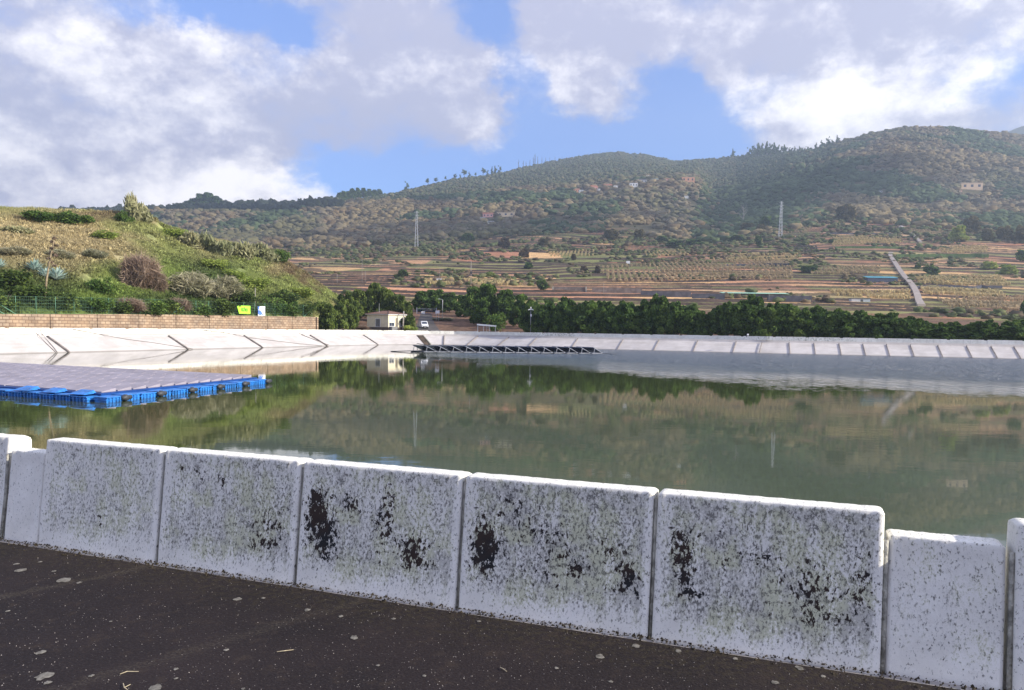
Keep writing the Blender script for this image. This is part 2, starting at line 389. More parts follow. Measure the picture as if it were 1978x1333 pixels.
M['agave'] = foliage_mat('agave_leaf', (0.30, 0.42, 0.38), (0.50, 0.60, 0.56), 1.2, 0.1)
M['grass'] = foliage_mat('grass', (0.2, 0.2, 0.1), (0.2, 0.2, 0.1), 1, 0.4, attr='cover')
M['crowns'] = foliage_mat('wood_crowns', (0.1, 0.1, 0.05), (0.1, 0.1, 0.05), 1, 0.38, attr='cover')

# ------------------------------------------------------------------ reservoir outline
L0, LD = np.array([-61.24, 93.8]), np.array([2.25, 5.24])
left = [L0 + LD * k for k in (-9, -6, -3, 0, 3, 6, 9, 11)]
arc = [(-34.3, 156.6), (-31.3, 161.8), (-27.7, 166.4), (-23.5, 170.2), (-18.5, 172.6), (-13, 173.0), (-7.8, 171.3), (-3.5, 168.4), (0.5, 165.0), (5.0, 161.6)]
right = [(10.05, 158.8), (25.7, 151.9), (46.45, 142.6), (62.9, 137.8), (84.8, 131.3), (100.5, 126.6)]
rest = [(122, 108), (128, 78), (120, 40), (104, 8), (84, -16), (60, -17.8), (30, -6.98)]
ND = np.array([0.9375, -0.348]); NN = np.array([0.348, 0.9375]); NP = np.array([-3.21, 5.17])
near = [NP + ND * s for s in (28, 16, 8, 0, -8, -16, -30, -50, -66)]
ctl = [tuple(p) for p in left] + arc + right + rest + [tuple(p) for p in near[1:]]
RING = np.array(ctl, float)
def chaikin(P):
    Q = []
    n = len(P)
    for i in range(n):
        a, b = P[i], P[(i + 1) % n]; Q += [a * 0.75 + b * 0.25, a * 0.25 + b * 0.75]
    return np.array(Q)
RS = chaikin(RING)
def ring_normals(P):
    T = np.roll(P, -1, 0) - np.roll(P, 1, 0); T /= np.linalg.norm(T, axis=1)[:, None]
    return np.stack([T[:, 1], -T[:, 0]], 1)      # ring runs clockwise: the inside is on the right
RN = ring_normals(RS)
def sweep(name, prof, mat, skip=None):
    n = len(RS); V = []
    for o_, z in prof:
        P = RS + RN * o_; V.append(np.column_stack([P, np.full(n, z)]))
    V = np.concatenate(V); Fc = []
    for j in range(len(prof) - 1):
        i = np.arange(n)
        if skip is not None: i = i[~skip[i] & ~skip[(i + 1) % n]]
        i2 = (i + 1) % n
        Fc.append(np.stack([j * n + i, j * n + i2, (j + 1) * n + i2, (j + 1) * n + i], 1))
    return mesh_np(name, V, np.concatenate(Fc), mat)
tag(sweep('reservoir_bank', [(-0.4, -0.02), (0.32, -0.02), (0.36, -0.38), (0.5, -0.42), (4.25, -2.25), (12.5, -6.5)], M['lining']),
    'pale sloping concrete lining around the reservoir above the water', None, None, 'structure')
tag(sweep('path', [(-6.5, -0.03), (-0.2, 0.004)], M['path'], RS[:, 1] < 48), 'service path outside the reservoir parapet', None, None, 'structure')
# water sheet
me_v = np.column_stack([RS + RN * 1.0, np.full(len(RS), -2.3)])
w_o = MB(); w_o.v = [tuple(p) for p in me_v]; w_o.f = [tuple(range(len(me_v)))[::-1]]
tag(w_o.build('water', M['water']), 'green grey water of the reservoir', None, None, 'structure')
def inside_ring(x, y, P):
    x = np.asarray(x); y = np.asarray(y); r = np.zeros(x.shape, bool); n = len(P)
    for i in range(n):
        x1, y1 = P[i]; x2, y2 = P[(i + 1) % n]
        c = ((y1 > y) != (y2 > y)); r ^= c & (x < (x2 - x1) * (y - y1) / (y2 - y1 + 1e-12) + x1)
    return r

# far parapet: groups of five slabs, then one low slab
def ring_path(a, b, step=0.1):
    """densely resampled open path of control points"""
    P = np.array(a, float); P2 = chaikin(P)[: -2] if b else P
    d = np.r_[0, np.cumsum(np.linalg.norm(np.diff(P2, axis=0), axis=1))]
    s = np.arange(0, d[-1], step)
    return s, np.column_stack([np.interp(s, d, P2[:, 0]), np.interp(s, d, P2[:, 1])])
fp = [tuple(L0 + LD * k) for k in range(-4, 12)] + arc + right + [(116, 116.5)]
s_, PP = ring_path(fp, False)
k0 = int(np.argmin(np.linalg.norm(PP - L0, axis=1)))     # a notch stands at L0
far_wall = empty('parapet_wall', (L0[0], L0[1], 0), 'long pale weathered parapet along the far rim of the reservoir, notched at regular steps', 'wall')
def path_pt(s): return np.array([np.interp(s, s_, PP[:, 0]), np.interp(s, s_, PP[:, 1])])
sa = s_[k0] - 4 * 5.7
loc0 = np.array([L0[0], L0[1]])
while sa + 5.7 < s_[-1]:
    mb = MB(); s1 = sa + 0.5
    segs = [(sa, sa + 0.48, 0.60, 0.0)] + [(s1 + j * 1.04, s1 + j * 1.04 + 1.015, 0.70 + rnd.uniform(-.012, .012), rnd.uniform(-.01, .01)) for j in range(5)]
    for a, b, h, o_ in segs:
        p, q = path_pt(a), path_pt(b); d = (q - p) / np.linalg.norm(q - p); nn = np.array([d[1], -d[0]])
        p = p - loc0; q = q - loc0
        f0, f1, bk = nn * (0.10 + o_), nn * (0.0 + o_), -nn * 0.15
        mb.hexa([(*(p + f0), -0.02), (*(q + f0), -0.02), (*(q + bk), -0.02), (*(p + bk), -0.02),
                 (*(p + f1 * .3), h), (*(q + f1 * .3), h), (*(q + bk), h), (*(p + bk), h)])
    mb.build('wall_section', M['far_wall'], far_wall)
    sa += 5.7

# ballast tubes lying down the lining
def tube_at(pxt, pxb, r, label, group):
    """px of top on photo (bank top) -> nearest ring direction"""
    best = None
    t = math.tan(math.atan((pxt - CX) / F))
    ang = PP[:, 0] / PP[:, 1]; ok = PP[:, 1] > 60
    i = int(np.argmin(np.abs(ang - t) + (~ok) * 9)); i = min(max(i, 1), len(PP) - 2)
    d = PP[i + 1] - PP[i - 1]; d /= np.linalg.norm(d); n = np.array([d[1], -d[0]])
    o = empty('ballast_tube', (*PP[i], 0), label, 'pipe', group)
    pr = [(0.62, -0.40), (1.4, -0.79 + r * .6), (2.8, -1.47 + r * .6), (4.1, -2.10 + r * .6), (5.0, -2.6)]
    MB().tube([(n[0] * a, n[1] * a, z) for a, z in pr], r).build('pipe_body', M['tube'], o, True)
    MB().box((n[0] * .66, n[1] * .66, -0.36), (r * 1.8, r * 1.8, 0.14), math.atan2(n[1], n[0])).build('anchor', M['dark_metal'], o)
    return o
for px, lb in ((-95, 'dark ballast pipe at the far left of the bank'), (86, 'dark ballast pipe lying down the left bank beside the hanging cables'), (320, 'dark ballast pipe on the left bank, second from the floating deck side'),
               (466, 'dark ballast pipe on the left bank below the white and blue banner'), (594, 'dark ballast pipe leaning beside a thin cable near the bank corner'), (697, 'dark ballast pipe on the bank below the small house')):
    tube_at(px, 0, 0.13, lb, 'ballast pipes on the left bank')
for px in (857, 925): tube_at(px, 0, 0.13, {857: 'short ballast pipe on the bank just right of the dark ramp', 925: 'ballast pipe on the bank behind the solar rafts under the open shelter'}[px], 'ballast pipes behind the solar rafts')
for px in (986, 1038, 1117, 1204, 1273, 1347, 1422, 1471, 1522, 1570, 1618, 1664, 1709, 1755, 1808, 1863, 1911, 1954, 2010):
    tube_at(px, 0, 0.08, 'slim grey ballast pipe running down the pale bank under the dark tree row', 'ballast pipes on the far right bank').children[0].data.materials[0] = M['tube_pale']
# dark access ramp in the corner of the bank
o = empty('access_ramp', (0, 0, 0), 'dark access ramp cut into the bank left of the solar rafts', 'ramp')
t0 = (803 - CX) / F; i = int(np.argmin(np.abs(PP[:, 0] / PP[:, 1] - t0) + (PP[:, 1] < 150) * 9)); d = PP[i + 1] - PP[i - 1]; d /= np.linalg.norm(d); n = np.array([d[1], -d[0]])
o.location = (*PP[i], 0)
sh = np.array([n[0] * 0.95 + d[0] * .0, n[1] * .95])
MB().hexa([(*(d * -.1 + n * .45), -0.38), (*(d * 1.35 + n * .45), -0.38), (*(d * 1.6 + n * 4.5), -2.33), (*(d * .4 + n * 4.5), -2.33),
           (*(d * -.1 + n * .45), -0.30), (*(d * 1.35 + n * .45), -0.30), (*(d * 1.6 + n * 4.5), -2.27), (*(d * .4 + n * 4.5), -2.27)]).build('ramp_slab', simple('wet_stone', (0.07, 0.05, 0.035), 0.8, 0.6, 1.2), o)
MB().beam((*(d * 1.40 + n * .45), -0.33), (*(d * 1.75 + n * 4.5), -2.2), 0.2, 0.25).build('ramp_kerb', M['mortar'], o)
# loose cables on the left bank
def cable(pts, label, r=0.025):
    P = []
    for px, py, dn in pts:
        P.append(dn if dn is not None else None)
    return None
def bank_point(px, f):
    """point on the left bank: f=0 at the parapet, 1 at the water"""
    t = (px - CX) / F
    i = int(np.argmin(np.abs(PP[:, 0] / PP[:, 1] - t) + (PP[:, 1] < 50) * 9)); d = PP[i + 1] - PP[i - 1]; d /= np.linalg.norm(d); n = np.array([d[1], -d[0]])
    a = 0.4 + f * 3.9; z = -0.40 - (a - 0.5) / 3.75 * 1.83 + 0.05
    if f <= 0: a, z = 0.12, 0.55 if f < -.5 else 0.05
    return Vector((PP[i][0] + n[0] * a, PP[i][1] + n[1] * a, z))
for nm, pts, lab in (('cable', [(78, -1), (78, 0), (75, .3), (70, .7), (64, 1.02)], 'dark cable hanging straight down the left bank from the parapet'),
                ('cable', [(70, 0), (66, .4), (60, 1.02)], 'thin grey cable beside the hanging one at the left'),
                ('cable', [(140, -1), (180, 0), (230, .25), (270, .5), (300, .75), (330, 1.0)], 'long slack cable crossing the left bank toward the water'),
                ('cable', [(388, -1), (440, 0), (470, .2), (510, .5), (550, .8), (585, 1.0)], 'long slack cable crossing the bank below the banners'),
                ('cable', [(577, -.2), (582, .1), (590, .5), (600, .95)], 'thick dark cable dropping beside a ballast pipe at the bank corner')):
    tag(MB().tube([bank_point(*p) for p in pts], 0.035 if pts[0][0] != 577 else .07, 5).build(nm, M['rope'], None, True), lab, 'cable', 'cables on the left bank')
# ------------------------------------------------------------------ near ground and near parapet
def wpt(s, o_=0.0, z=0.0): p = NP + ND * s + NN * o_; return (p[0], p[1], z)
mb = MB(); A_ = [wpt(-60, -0.06), wpt(40, -0.06), wpt(40, -40), wpt(-60, -40)]
mb.quad(*[(p[0], p[1], 0.0) for p in A_][::-1])
tag(mb.build('asphalt', M['asphalt']), 'dark speckled asphalt in front of the near parapet', None, None, 'structure')

near_wall = empty('parapet_wall', (*NP, 0), 'chest-low whitewashed concrete parapet in the foreground with flaked black patches', 'wall')
W_ANG = math.atan2(ND[1], ND[0])
near_wall.rotation_euler.z = W_ANG
STAIN = {0: [(.55, .36, .07, .10, .75), (.25, .5, .2, .25, .18), (.5, .9, .3, .1, .1)],
         1: [(.15, .88, .04, .05, 1.2), (.27, .84, .05, .05, .9), (.46, .80, .05, .06, 1.3), (.88, .5, .12, .25, .55), (.75, .35, .14, .2, .6), (.12, .45, .06, .06, .3), (.62, .62, .05, .04, .5)],
         2: [(.10, .62, .09, .24, 1.7), (.20, .40, .07, .22, 1.2), (.33, .72, .07, .10, 1.1), (.55, .62, .08, .26, 1.0), (.74, .40, .10, .14, 1.4), (.62, .80, .10, .05, .4), (.8, .85, .1, .1, .2)],
         3: [(.13, .50, .08, .20, 1.8), (.28, .85, .10, .08, .6), (.48, .48, .25, .25, .5), (.63, .42, .05, .05, 1.2), (.90, .42, .07, .13, 1.3), (.82, .62, .07, .08, .8), (.4, .7, .2, .1, .4)],
         4: [(.13, .66, .07, .16, 1.1), (.14, .45, .04, .12, 1.2), (.21, .36, .04, .05, 1.2), (.35, .62, .12, .15, .5), (.66, .60, .10, .15, .45), (.72, .42, .14, .2, .7), (.92, .55, .05, .2, .9), (.5, .68, .04, .08, .7)]}
DIRT = {0: .75, 1: .85, 2: .9, 3: 1.0, 4: 1.0}
def slab(name, s0, s1, h, back, stains, dirt, seed, parent, label=None):
    """cast slab, front face towards -y in wall space; gridded front, chamfered sides, rounded top edge"""
    L = s1 - s0; nu, nv = 90, 60; lean = 0.085 * h / 0.7; th = 0.15
    us = np.linspace(0, 1, nu); vs = np.linspace(0, 1, nv)
    U, V = np.meshgrid(us, vs); x = U * L; z = V * (h - 0.02) - 0.03 * (1 - V)
    rnd_n = fbm(x * 9 + seed * 7, z * 9, 4, seed) - 0.5; rn2 = fbm(x * 45 + seed * 3, z * 45, 2, seed + 3) - 0.5
    y = V * lean + back + rnd_n * 0.007 + rn2 * 0.002
    e = np.minimum(x, L - x); y = y + 0.012 * (1 - sstep(0.0, 0.016, e)) + 0.004 * sstep(.03, .0, np.abs(e - 0.05))
    # inner field slightly sunk: rim about 5 cm along the sides
    y = y + 0.006 * sstep(0.045, 0.07, e) * sstep(0.0, 0.1, h - z)
    rows = [np.stack([x, y, z], -1)]
    edge_n = (fbm(us * 30 + seed, us * 0, 3, 5) - .5) * 0.008
    tp = []
    for (dy, dz) in ((0.001, 0.014), (0.004, 0.0185), (0.009, 0.02), (th - 0.03, 0.02), (th - 0.008, 0.012), (th, -0.006), (th + 0.01, -h * .98)):
        tp.append(np.stack([us * L, y[-1] + dy + (0 if dz < -.1 else edge_n * .2), np.full(nu, h - 0.02 + dz) + (edge_n * .5 if dz > 0 else 0)], -1))
    G_ = np.concatenate([rows[0], np.array(tp)], 0); nr = G_.shape[0]
    # round the upper corners
    zz = G_[..., 2]; xx = G_[..., 0]; ee = np.minimum(xx, L - xx)
    drop = 0.012 * (1 - np.clip(ee / 0.02, 0, 1)) ** 2 * np.clip(zz / h, 0, 1) ** 6
    G_[..., 2] -= drop
    V_ = G_.reshape(-1, 3); i = np.arange(nr - 1)[:, None] * nu + np.arange(nu - 1)[None, :]; i = i.ravel()
    Fq = np.stack([i, i + 1, i + nu + 1, i + nu], 1)
    # end caps as strips to the back
    st = np.zeros(G_.shape[:2]); dt = np.zeros(G_.shape[:2])
    st[:nv] = 0
    for (u, v, ru, rv, a) in stains:
        st[:nv] += a * np.exp(-((U - u) / ru) ** 2 - ((V - v) / rv) ** 2)
    env = (.35 + .65 * sstep(0.0, 0.10, U) * sstep(0.0, 0.06, 1 - U)) * (.15 + .85 * sstep(-.05, 0.16 + 0.30 * fbm(U * 22 + seed, V * 0, 3, 9), V))
    dt[:nv] = dirt * env * (0.75 + 0.5 * fbm(U * 3 + seed * 5, V * 3, 3, 2))
    dt[nv:] = 0.38
    caps = []; base = len(V_); extra = []
    for c in (0, nu - 1):
        b0 = base + len(extra); ring = list(range(0, nr)); ids = [r * nu + c for r in ring]
        # fan around a middle point
        extra.append(np.array([c and L or 0.0, back + th * .5 + lean * .5, h * .5])); cen = b0
        ids.append(0 * nu + c)
        for a, b in zip(ids[:-1], ids[1:]):
            caps.append((cen, b, a, a) if c else (cen, a, b, b))
        b_ = ids[-2]
    V_ = np.concatenate([V_, np.array(extra)])
    tri = np.array(caps, int)[:, :3]
    me = bpy.data.meshes.new(name)
    me.from_pydata([tuple(p) for p in V_], [], [tuple(map(int, f)) for f in Fq] + [tuple(map(int, f)) for f in tri])
    me.polygons.foreach_set('use_smooth', np.array([True] * len(Fq) + [False] * len(tri)))
    for an, av in (('stain', st), ('dirt', dt)):
        a = me.attributes.new(an, 'FLOAT', 'POINT'); a.data.foreach_set('value', np.r_[av.ravel(), np.zeros(len(extra)) + .2].astype(np.float32))
    me.materials.append(M['wall']); me.update()
    o = bpy.data.objects.new(name, me); col.objects.link(o); o.parent = parent; o.location = (s0, 0, 0)
    if label: o['label'] = label
    return o
g_ = 0.011
spec = []
for k in range(5): spec.append(('wall_slab', 1.04 * k + g_, 1.04 * (k + 1) - g_, 0.70, 0, STAIN[k], DIRT[k], 10 + k))
spec.append(('low_slab', 5.2 + g_, 5.68 - g_, 0.595, 0.03, [(.5, .3, .2, .2, .15)], .45, 21))
spec.append(('low_slab', -0.36 + g_, 0 - g_, 0.60, 0.03, [], .22, 22))
for k in range(5): spec.append(('wall_slab', 5.70 + 1.04 * k, 5.70 + 1.04 * (k + 1) - 2 * g_, 0.70, 0, [(.2, .6, .2, .3, .35)], .9, 30 + k))
for k in range(5): spec.append(('wall_slab', -0.385 - 1.04 * (k + 1) + 2 * g_, -0.385 - 1.04 * k, 0.70 if k else 0.682, 0.0 if k else .045, [], .5, 40 + k))
LBL = {10: 'slab with light grey speckle and few dark spots', 11: 'slab with separate black spots near its top', 12: 'slab with the largest black flaked patches',
       13: 'slab with one big dark patch at its left', 14: 'wide-looking slab with many small black pits'}
for sp_ in spec: slab(*sp_[:8], near_wall, LBL.get(sp_[7]))
mb = MB()
for s in [1.04 * k for k in range(0, 6)] + [5.69, -0.372] + [5.7 + 1.04 * k for k in range(1, 5)]:
    h = 0.66 if 0.5 < s < 4.9 or s > 5.7 else 0.57
    b = 0.02
    mb.tube([(s, 0.034, -0.02), (s + .002, 0.034 + .085 * .5, h * .5), (s, 0.034 + .085 * h / .7, h)], 0.011, 8)
o = mb.build('mortar_joints', M['mortar'], near_wall, True)

# lichen spots lying on the asphalt (thin crusts)
mb = MB()
LI = [(40, 1101, 9), (125, 1120, 13), (153, 1125, 5), (78, 1260, 9), (86, 1305, 15), (92, 1318, 7), (458, 1157, 8), (594, 1178, 6), (684, 1231, 8), (176, 1305, 5), (300, 1328, 12), (1158, 1268, 9), (1228, 1247, 8), (1545, 1290, 8),
      (1310, 1257, 6), (340, 1292, 5), (340, 1310, 4), (32, 1089, 5), (104, 1103, 4), (78, 1085, 4), (760, 1195, 4), (659, 1190, 5), (540, 1103, 3), (508, 1155, 4), (1075, 1290, 4), (925, 1200, 4), (1420, 1272, 5), (1497, 1318, 7),
      (1180, 1316, 4), (820, 1305, 4), (730, 1285, 4), (437, 1255, 5), (214, 1200, 3), (1590, 1306, 5), (470, 1330, 4), (15, 1180, 4)]
for k, (px, py, r) in enumerate(LI):
    c = at_z(px, py, 0.003); R_ = r / F * c.y * 1.1; n = 14; b = len(mb.v)
    mb.v.append((c.x, c.y, 0.004))
    for j in range(n):
        t = 2 * math.pi * j / n; q = R_ * rnd.uniform(.7, 1.15); mb.v.append((c.x + math.cos(t) * q, c.y + math.sin(t) * q * 1.15, 0.0025))
    for j in range(n): mb.f.append((b, b + 1 + j, b + 1 + (j + 1) % n))
tag(mb.build('lichen', simple('lichen', (0.16, 0.15, 0.13), 0.95, 0.45, 40)), 'pale grey lichen crusts dotted over the dark asphalt', 'lichen', None, 'stuff')
# grit and moss crumbs along the foot of the wall
mb = MB()
for k in range(2600):
    s = rnd.uniform(-1.5, 8.5); o_ = -abs(rnd.gauss(0, 0.045)) - 0.002; r = rnd.uniform(.003, .009) * (1.7 if rnd.random() < .05 else 1)
    x, y, _ = wpt(s, o_ + 0.004); b = len(mb.v); a = rnd.random() * 6
    for t in (0, 2.1, 4.2): mb.v.append((x + r * math.cos(a + t), y + r * math.sin(a + t), 0.001))
    mb.v.append((x + r * .2, y, r * rnd.uniform(.7, 1.6))); mb.f += [(b, b + 1, b + 3), (b + 1, b + 2, b + 3), (b + 2, b, b + 3)]
tag(mb.build('grit', simple('grit', (0.035, 0.028, 0.018), 0.95, 0.7, 60)), 'dark grit and moss crumbs gathered along the foot of the near parapet', 'grit', None, 'stuff')
mb = MB()
for k in range(1500):
    px = rnd.uniform(0, 1978); py = rnd.uniform(1050, 1333); c = at_z(px, py, 0.0)
    if (c.x - NP[0]) * NN[0] + (c.y - NP[1]) * NN[1] > -0.05: continue
    r = rnd.uniform(.0012, .0032); b = len(mb.v); a = rnd.random() * 6
    for t in (0, 2.1, 4.2): mb.v.append((c.x + r * math.cos(a + t), c.y + r * math.sin(a + t), 0.001))
    mb.v.append((c.x, c.y, r * 1.2)); mb.f += [(b, b + 1, b + 3), (b + 1, b + 2, b + 3), (b + 2, b, b + 3)]
tag(mb.build('gravel', simple('gravel', (0.34, 0.31, 0.29), 0.9, 0.5, 60)), 'tiny pale stone chips in the asphalt surface', 'gravel', None, 'stuff')
for (x0, y0, x1, y1, xm, ym, lb) in ((535, 1259, 567, 1255, 550, 1257, 'straight pale dry twig on the asphalt at the middle of the pad'), (232, 1302, 268, 1297, 245, 1297, 'bent dry twig on the asphalt near the lower left lichen'),
                                     (238, 1320, 247, 1333, 240, 1328, 'small grey forked twig at the bottom edge of the picture'), (966, 1289, 979, 1297, 972, 1292, 'short curled yellowish twig on the dark asphalt right of the centre')):
    P = [at_z(x0, y0, .005), at_z(xm, ym, .009), at_z(x1, y1, .005)]
    c = P[0].copy(); mb = MB().tube([p - c for p in P], [.0016, .0022, .0012], 5)
    if x0 == 238: mb.tube([P[1] - c, at_z(252, 1322, .006) - c], .0014, 5)
    o = mb.build('twig', simple('dry_twig', (0.42, 0.36, 0.24), .8, .2, 50)); o.location = c; tag(o, lb, 'twig', 'dry twigs on the asphalt')

# ------------------------------------------------------------------ land: hills, fields and the mound
CC = np.array([-900, -300, 0, 300, 600, 800, 1000, 1130, 1200, 1270, 1330, 1370, 1410, 1450, 1500, 1550, 1600, 1700, 1800, 1900, 1978, 2300, 2900.])
def tab(*p): x, y = zip(*p); return np.interp(CC, x, y)
K = []   # (Y, photo_y) rows over CC
K.append((np.full(len(CC), 240.), tab((-900, 618), (0, 606), (600, 600), (800, 600), (950, 608), (1300, 606), (1600, 614), (1978, 632), (2900, 640))))
K.append((np.full(len(CC), 300.), tab((-900, 600), (0, 580), (600, 572), (1000, 584), (1300, 589), (1600, 598), (1978, 612), (2900, 620))))
K.append((np.full(len(CC), 400.), tab((-900, 580), (0, 560), (600, 547), (1000, 556), (1300, 563), (1600, 570), (1978, 590), (2900, 600))))
K.append((np.full(len(CC), 550.), tab((-900, 560), (0, 540), (600, 524), (1000, 524), (1300, 526), (1600, 524), (1978, 540), (2900, 560))))
K.append((np.full(len(CC), 750.), tab((-900, 540), (0, 515), (600, 503), (1000, 494), (1300, 488), (1600, 476), (1978, 488), (2900, 520))))
K.append((np.full(len(CC), 1000.), tab((-900, 510), (0, 490), (600, 478), (800, 472), (1000, 462), (1200, 450), (1370, 462), (1450, 450), (1600, 432), (1850, 436), (1978, 440), (2900, 490))))
K.append((np.full(len(CC), 1250.), tab((-900, 480), (0, 458), (600, 448), (800, 438), (1000, 425), (1200, 412), (1330, 418), (1390, 438), (1450, 418), (1600, 400), (1978, 400), (2900, 460))))
sp_y = tab((-900, 455), (0, 432), (300, 425), (600, 412), (800, 396), (1000, 374), (1130, 359), (1200, 353), (1270, 348), (1330, 347), (1380, 392), (1420, 372), (1500, 342), (1600, 325), (1700, 310), (1978, 325), (2900, 420))
sp_d = tab((-900, 1400), (600, 1400), (800, 1550), (1000, 1650), (1330, 1650), (1400, 1600), (1600, 1500), (2900, 1500))
K.append((sp_d, sp_y))
rg_x = (-900, 0, 300, 380, 450, 560, 640, 700, 760, 800, 850, 930, 1000, 1080, 1140, 1190, 1240, 1290, 1350, 1420, 1500, 1560, 1610, 1660, 1720, 1800, 1860, 1920, 1978, 2100, 2900)
rg_y = (440, 424, 410, 404, 402, 400, 394, 384, 374, 363, 353, 341, 324, 309, 299, 295, 301, 313, 308, 300, 297, 290, 277, 262, 250, 249, 254, 261, 267, 282, 340)
CCf = np.arange(-900, 2901, 10.)
def rowf(y): return np.interp(CCf, CC, y)
K = [(rowf(a), rowf(b)) for a, b in K]
rd = np.interp(CCf, (-900, 600, 800, 1000, 1200, 1300, 1420, 1500, 1700, 2900), (1700, 1750, 2100, 2700, 3000, 2850, 2500, 2200, 2000, 2000))
ry = np.interp(CCf, rg_x, rg_y)
K.append((rd, ry)); K.append((rd + 350, ry + 25)); K.append((rd + 900, ry + 120))
def tanel(c, y):      # vertical tangent (z-HC)/Y at a photo pixel
    u = (c - CX) / F; v = -(y - CY) / F
    b = u * math.sin(ROLL) + v * math.cos(ROLL)
    return (-math.sin(PITCH) + b * math.cos(PITCH)) / (math.cos(PITCH) + b * math.sin(PITCH))
Zk = np.array([HC + a * tanel(CCf, b) for a, b in K]); Yk = np.array([a for a, b in K])
def wallY(c):
    ang = PP[:, 0] / PP[:, 1]; ok = PP[:, 1] > 40; o_ = np.argsort(ang[ok])
    return np.interp((np.asarray(c) - CX) / F, ang[ok][o_], PP[:, 1][ok][o_])
wyf = wallY(CCf)
Yk = np.concatenate([[wyf + 5.0, wyf + 12.0], Yk]); Zk = np.concatenate([[np.full(len(CCf), -0.03), np.full(len(CCf), 0.15)], Zk])
def ground0(X, Y):
    X = np.asarray(X, float); Y = np.asarray(Y, float); sh = X.shape; X = X.ravel(); Y = Y.ravel()
    c = np.clip(CX + F * X / np.maximum(Y, 1), -895, 2895); fc = (c + 900) / 10; i = fc.astype(int); w = fc - i
    yk = Yk[:, i] * (1 - w) + Yk[:, i + 1] * w; zk = Zk[:, i] * (1 - w) + Zk[:, i + 1] * w
    z = np.where(Y < yk[0], -0.03, 0.0)
    for k in range(len(yk) - 1):
        t = (Y - yk[k]) / (yk[k + 1] - yk[k]); mk = (t >= 0) & (t < 1)
        if k >= 3: t = t
        z = np.where(mk, zk[k] * (1 - t) + zk[k + 1] * t, z)
    z = np.where(Y >= yk[-1], zk[-1], z)
    return z.reshape(sh)
def field_mask(X, Y, z):
    c = CX + F * X / np.maximum(Y, 1)
    return sstep(255, 300, Y) * (1 - sstep(0, 60, Y - np.interp(c, (-900, 600, 1000, 1200, 1370, 1460, 1600, 1978), (1000, 1000, 1050, 1040, 900, 960, 1060, 930)) - 120 * (fbm(X / 90, Y / 90, 3, 8) - .5)))
def ground(X, Y, full=False):
    X = np.asarray(X, float); Y = np.asarray(Y, float); z = ground0(X, Y)
    big = sstep(1050, 1500, Y) * (fbm(X / 260, Y / 260, 4, 3) - 0.5) * 60 * (1 - 0.75 * sstep(1500, 1700, Y)) + sstep(300, 500, Y) * (fbm(X / 60, Y / 60, 3, 5) - .5) * 3.0
    z = z + big
    hgt = 2.7 + 1.2 * sstep(450, 900, Y) + 0.0 * X
    q = z / hgt + 5.0 * (fbm(X / 170, Y / 120, 3, 11) - .5)
    fr = q - np.floor(q); fm = field_mask(X, Y, z)
    # the tread rises gently, the stone riser is steep
    fm = fm * (0.8 + 0.2 * sstep(.38, .55, fbm(X / 80, Y / 60, 3, 19)))
    st = np.where(fr < 0.80, fr * 0.40 / 0.80, 0.40 + (fr - 0.80) / 0.20 * 0.60)
    zt = z + (st - fr) * hgt * fm * 1.05
    if full: return zt, np.floor(q), fr, fm
    return zt
cs = np.arange(-800, 2700, 3.0)
ys = np.r_[np.arange(70, 250, 3.0), np.arange(250, 620, 1.2), np.arange(620, 1120, 2.0), np.geomspace(1120, 3950, 190)]
C_, Y_ = np.meshgrid(cs, ys); X_ = (C_ - CX) / F * Y_
Z_, LV, FR, FM = ground(X_, Y_, True)
def pal(idx, P): return np.array(P)[idx % len(P)]
def hit(px, py, f=None, y0=245., y1=3200.):
    """where the line of sight through a photo pixel meets the land"""
    r = photo_dir(px, py); Yv = np.r_[np.arange(y0, 1200, 2.0), np.arange(1200, y1, 6.0)] if f is None else np.arange(y0, y1, .5)
    zz = (ground if f is None else f)(Yv * r[0], Yv); zr = HC + Yv * r[2] / r[1]
    i = np.where(zz > zr)[0]; Y = Yv[i[0]] if len(i) else y1
    if f is None: z = float(ground(np.array([Y * r[0]]), np.array([Y]))[0])
    else: z = float(f(np.array([Y * r[0]]), np.array([Y]))[0])
    return Vector((Y * r[0], Y, z))
# land cover colours
cell = np.floor((X_ + 37 * hash2(LV.astype(int), LV.astype(int) * 0, 4) * 9) / (28 + 50 * hash2(LV.astype(int), LV.astype(int) * 0 + 3, 4)))
hsh = hash2(cell.astype(int), LV.astype(int), 21)
ter = fbm(X_ / 150, Y_ / 150, 3, 31)
PAL = np.array((2.3, 1.80, 1.55)) * np.array([(0.30, 0.215, 0.135), (0.21, 0.125, 0.085), (0.34, 0.27, 0.15), (0.25, 0.19, 0.12), (0.13, 0.155, 0.07), (0.17, 0.11, 0.08), (0.20, 0.20, 0.11), (0.27, 0.18, 0.12), (0.10, 0.13, 0.055), (0.30, 0.25, 0.17)])
idx = (hsh * 9.99).astype(int); idx = np.where((ter > 0.56) & (hsh > .35), np.where(hsh > .65, 8, 4), idx); idx = np.where((ter < 0.40) & (idx == 8), 2, idx)
cov = PAL[idx]
ris = sstep(0.75, 0.82, FR)[..., None] * FM[..., None]
ris_c = np.array((0.075, 0.052, 0.042)) * (0.7 + 0.8 * fbm(X_ / 9, Y_ / 9, 2, 3)[..., None])
gr_edge = (sstep(0.0, 0.05, FR) * (1 - sstep(0.10, 0.22, FR)))[..., None] * FM[..., None] * (fbm(X_ / 25, Y_ / 25, 3, 14) > .5)[..., None]
cov = cov * (1 - ris) + ris_c * ris
cov = cov * (1 - gr_edge * .5) + np.array((0.20, 0.24, 0.10)) * gr_edge * .5
wood_c = np.array((0.12, 0.105, 0.06))
cov = cov * FM[..., None] + wood_c * (1 - FM[..., None])
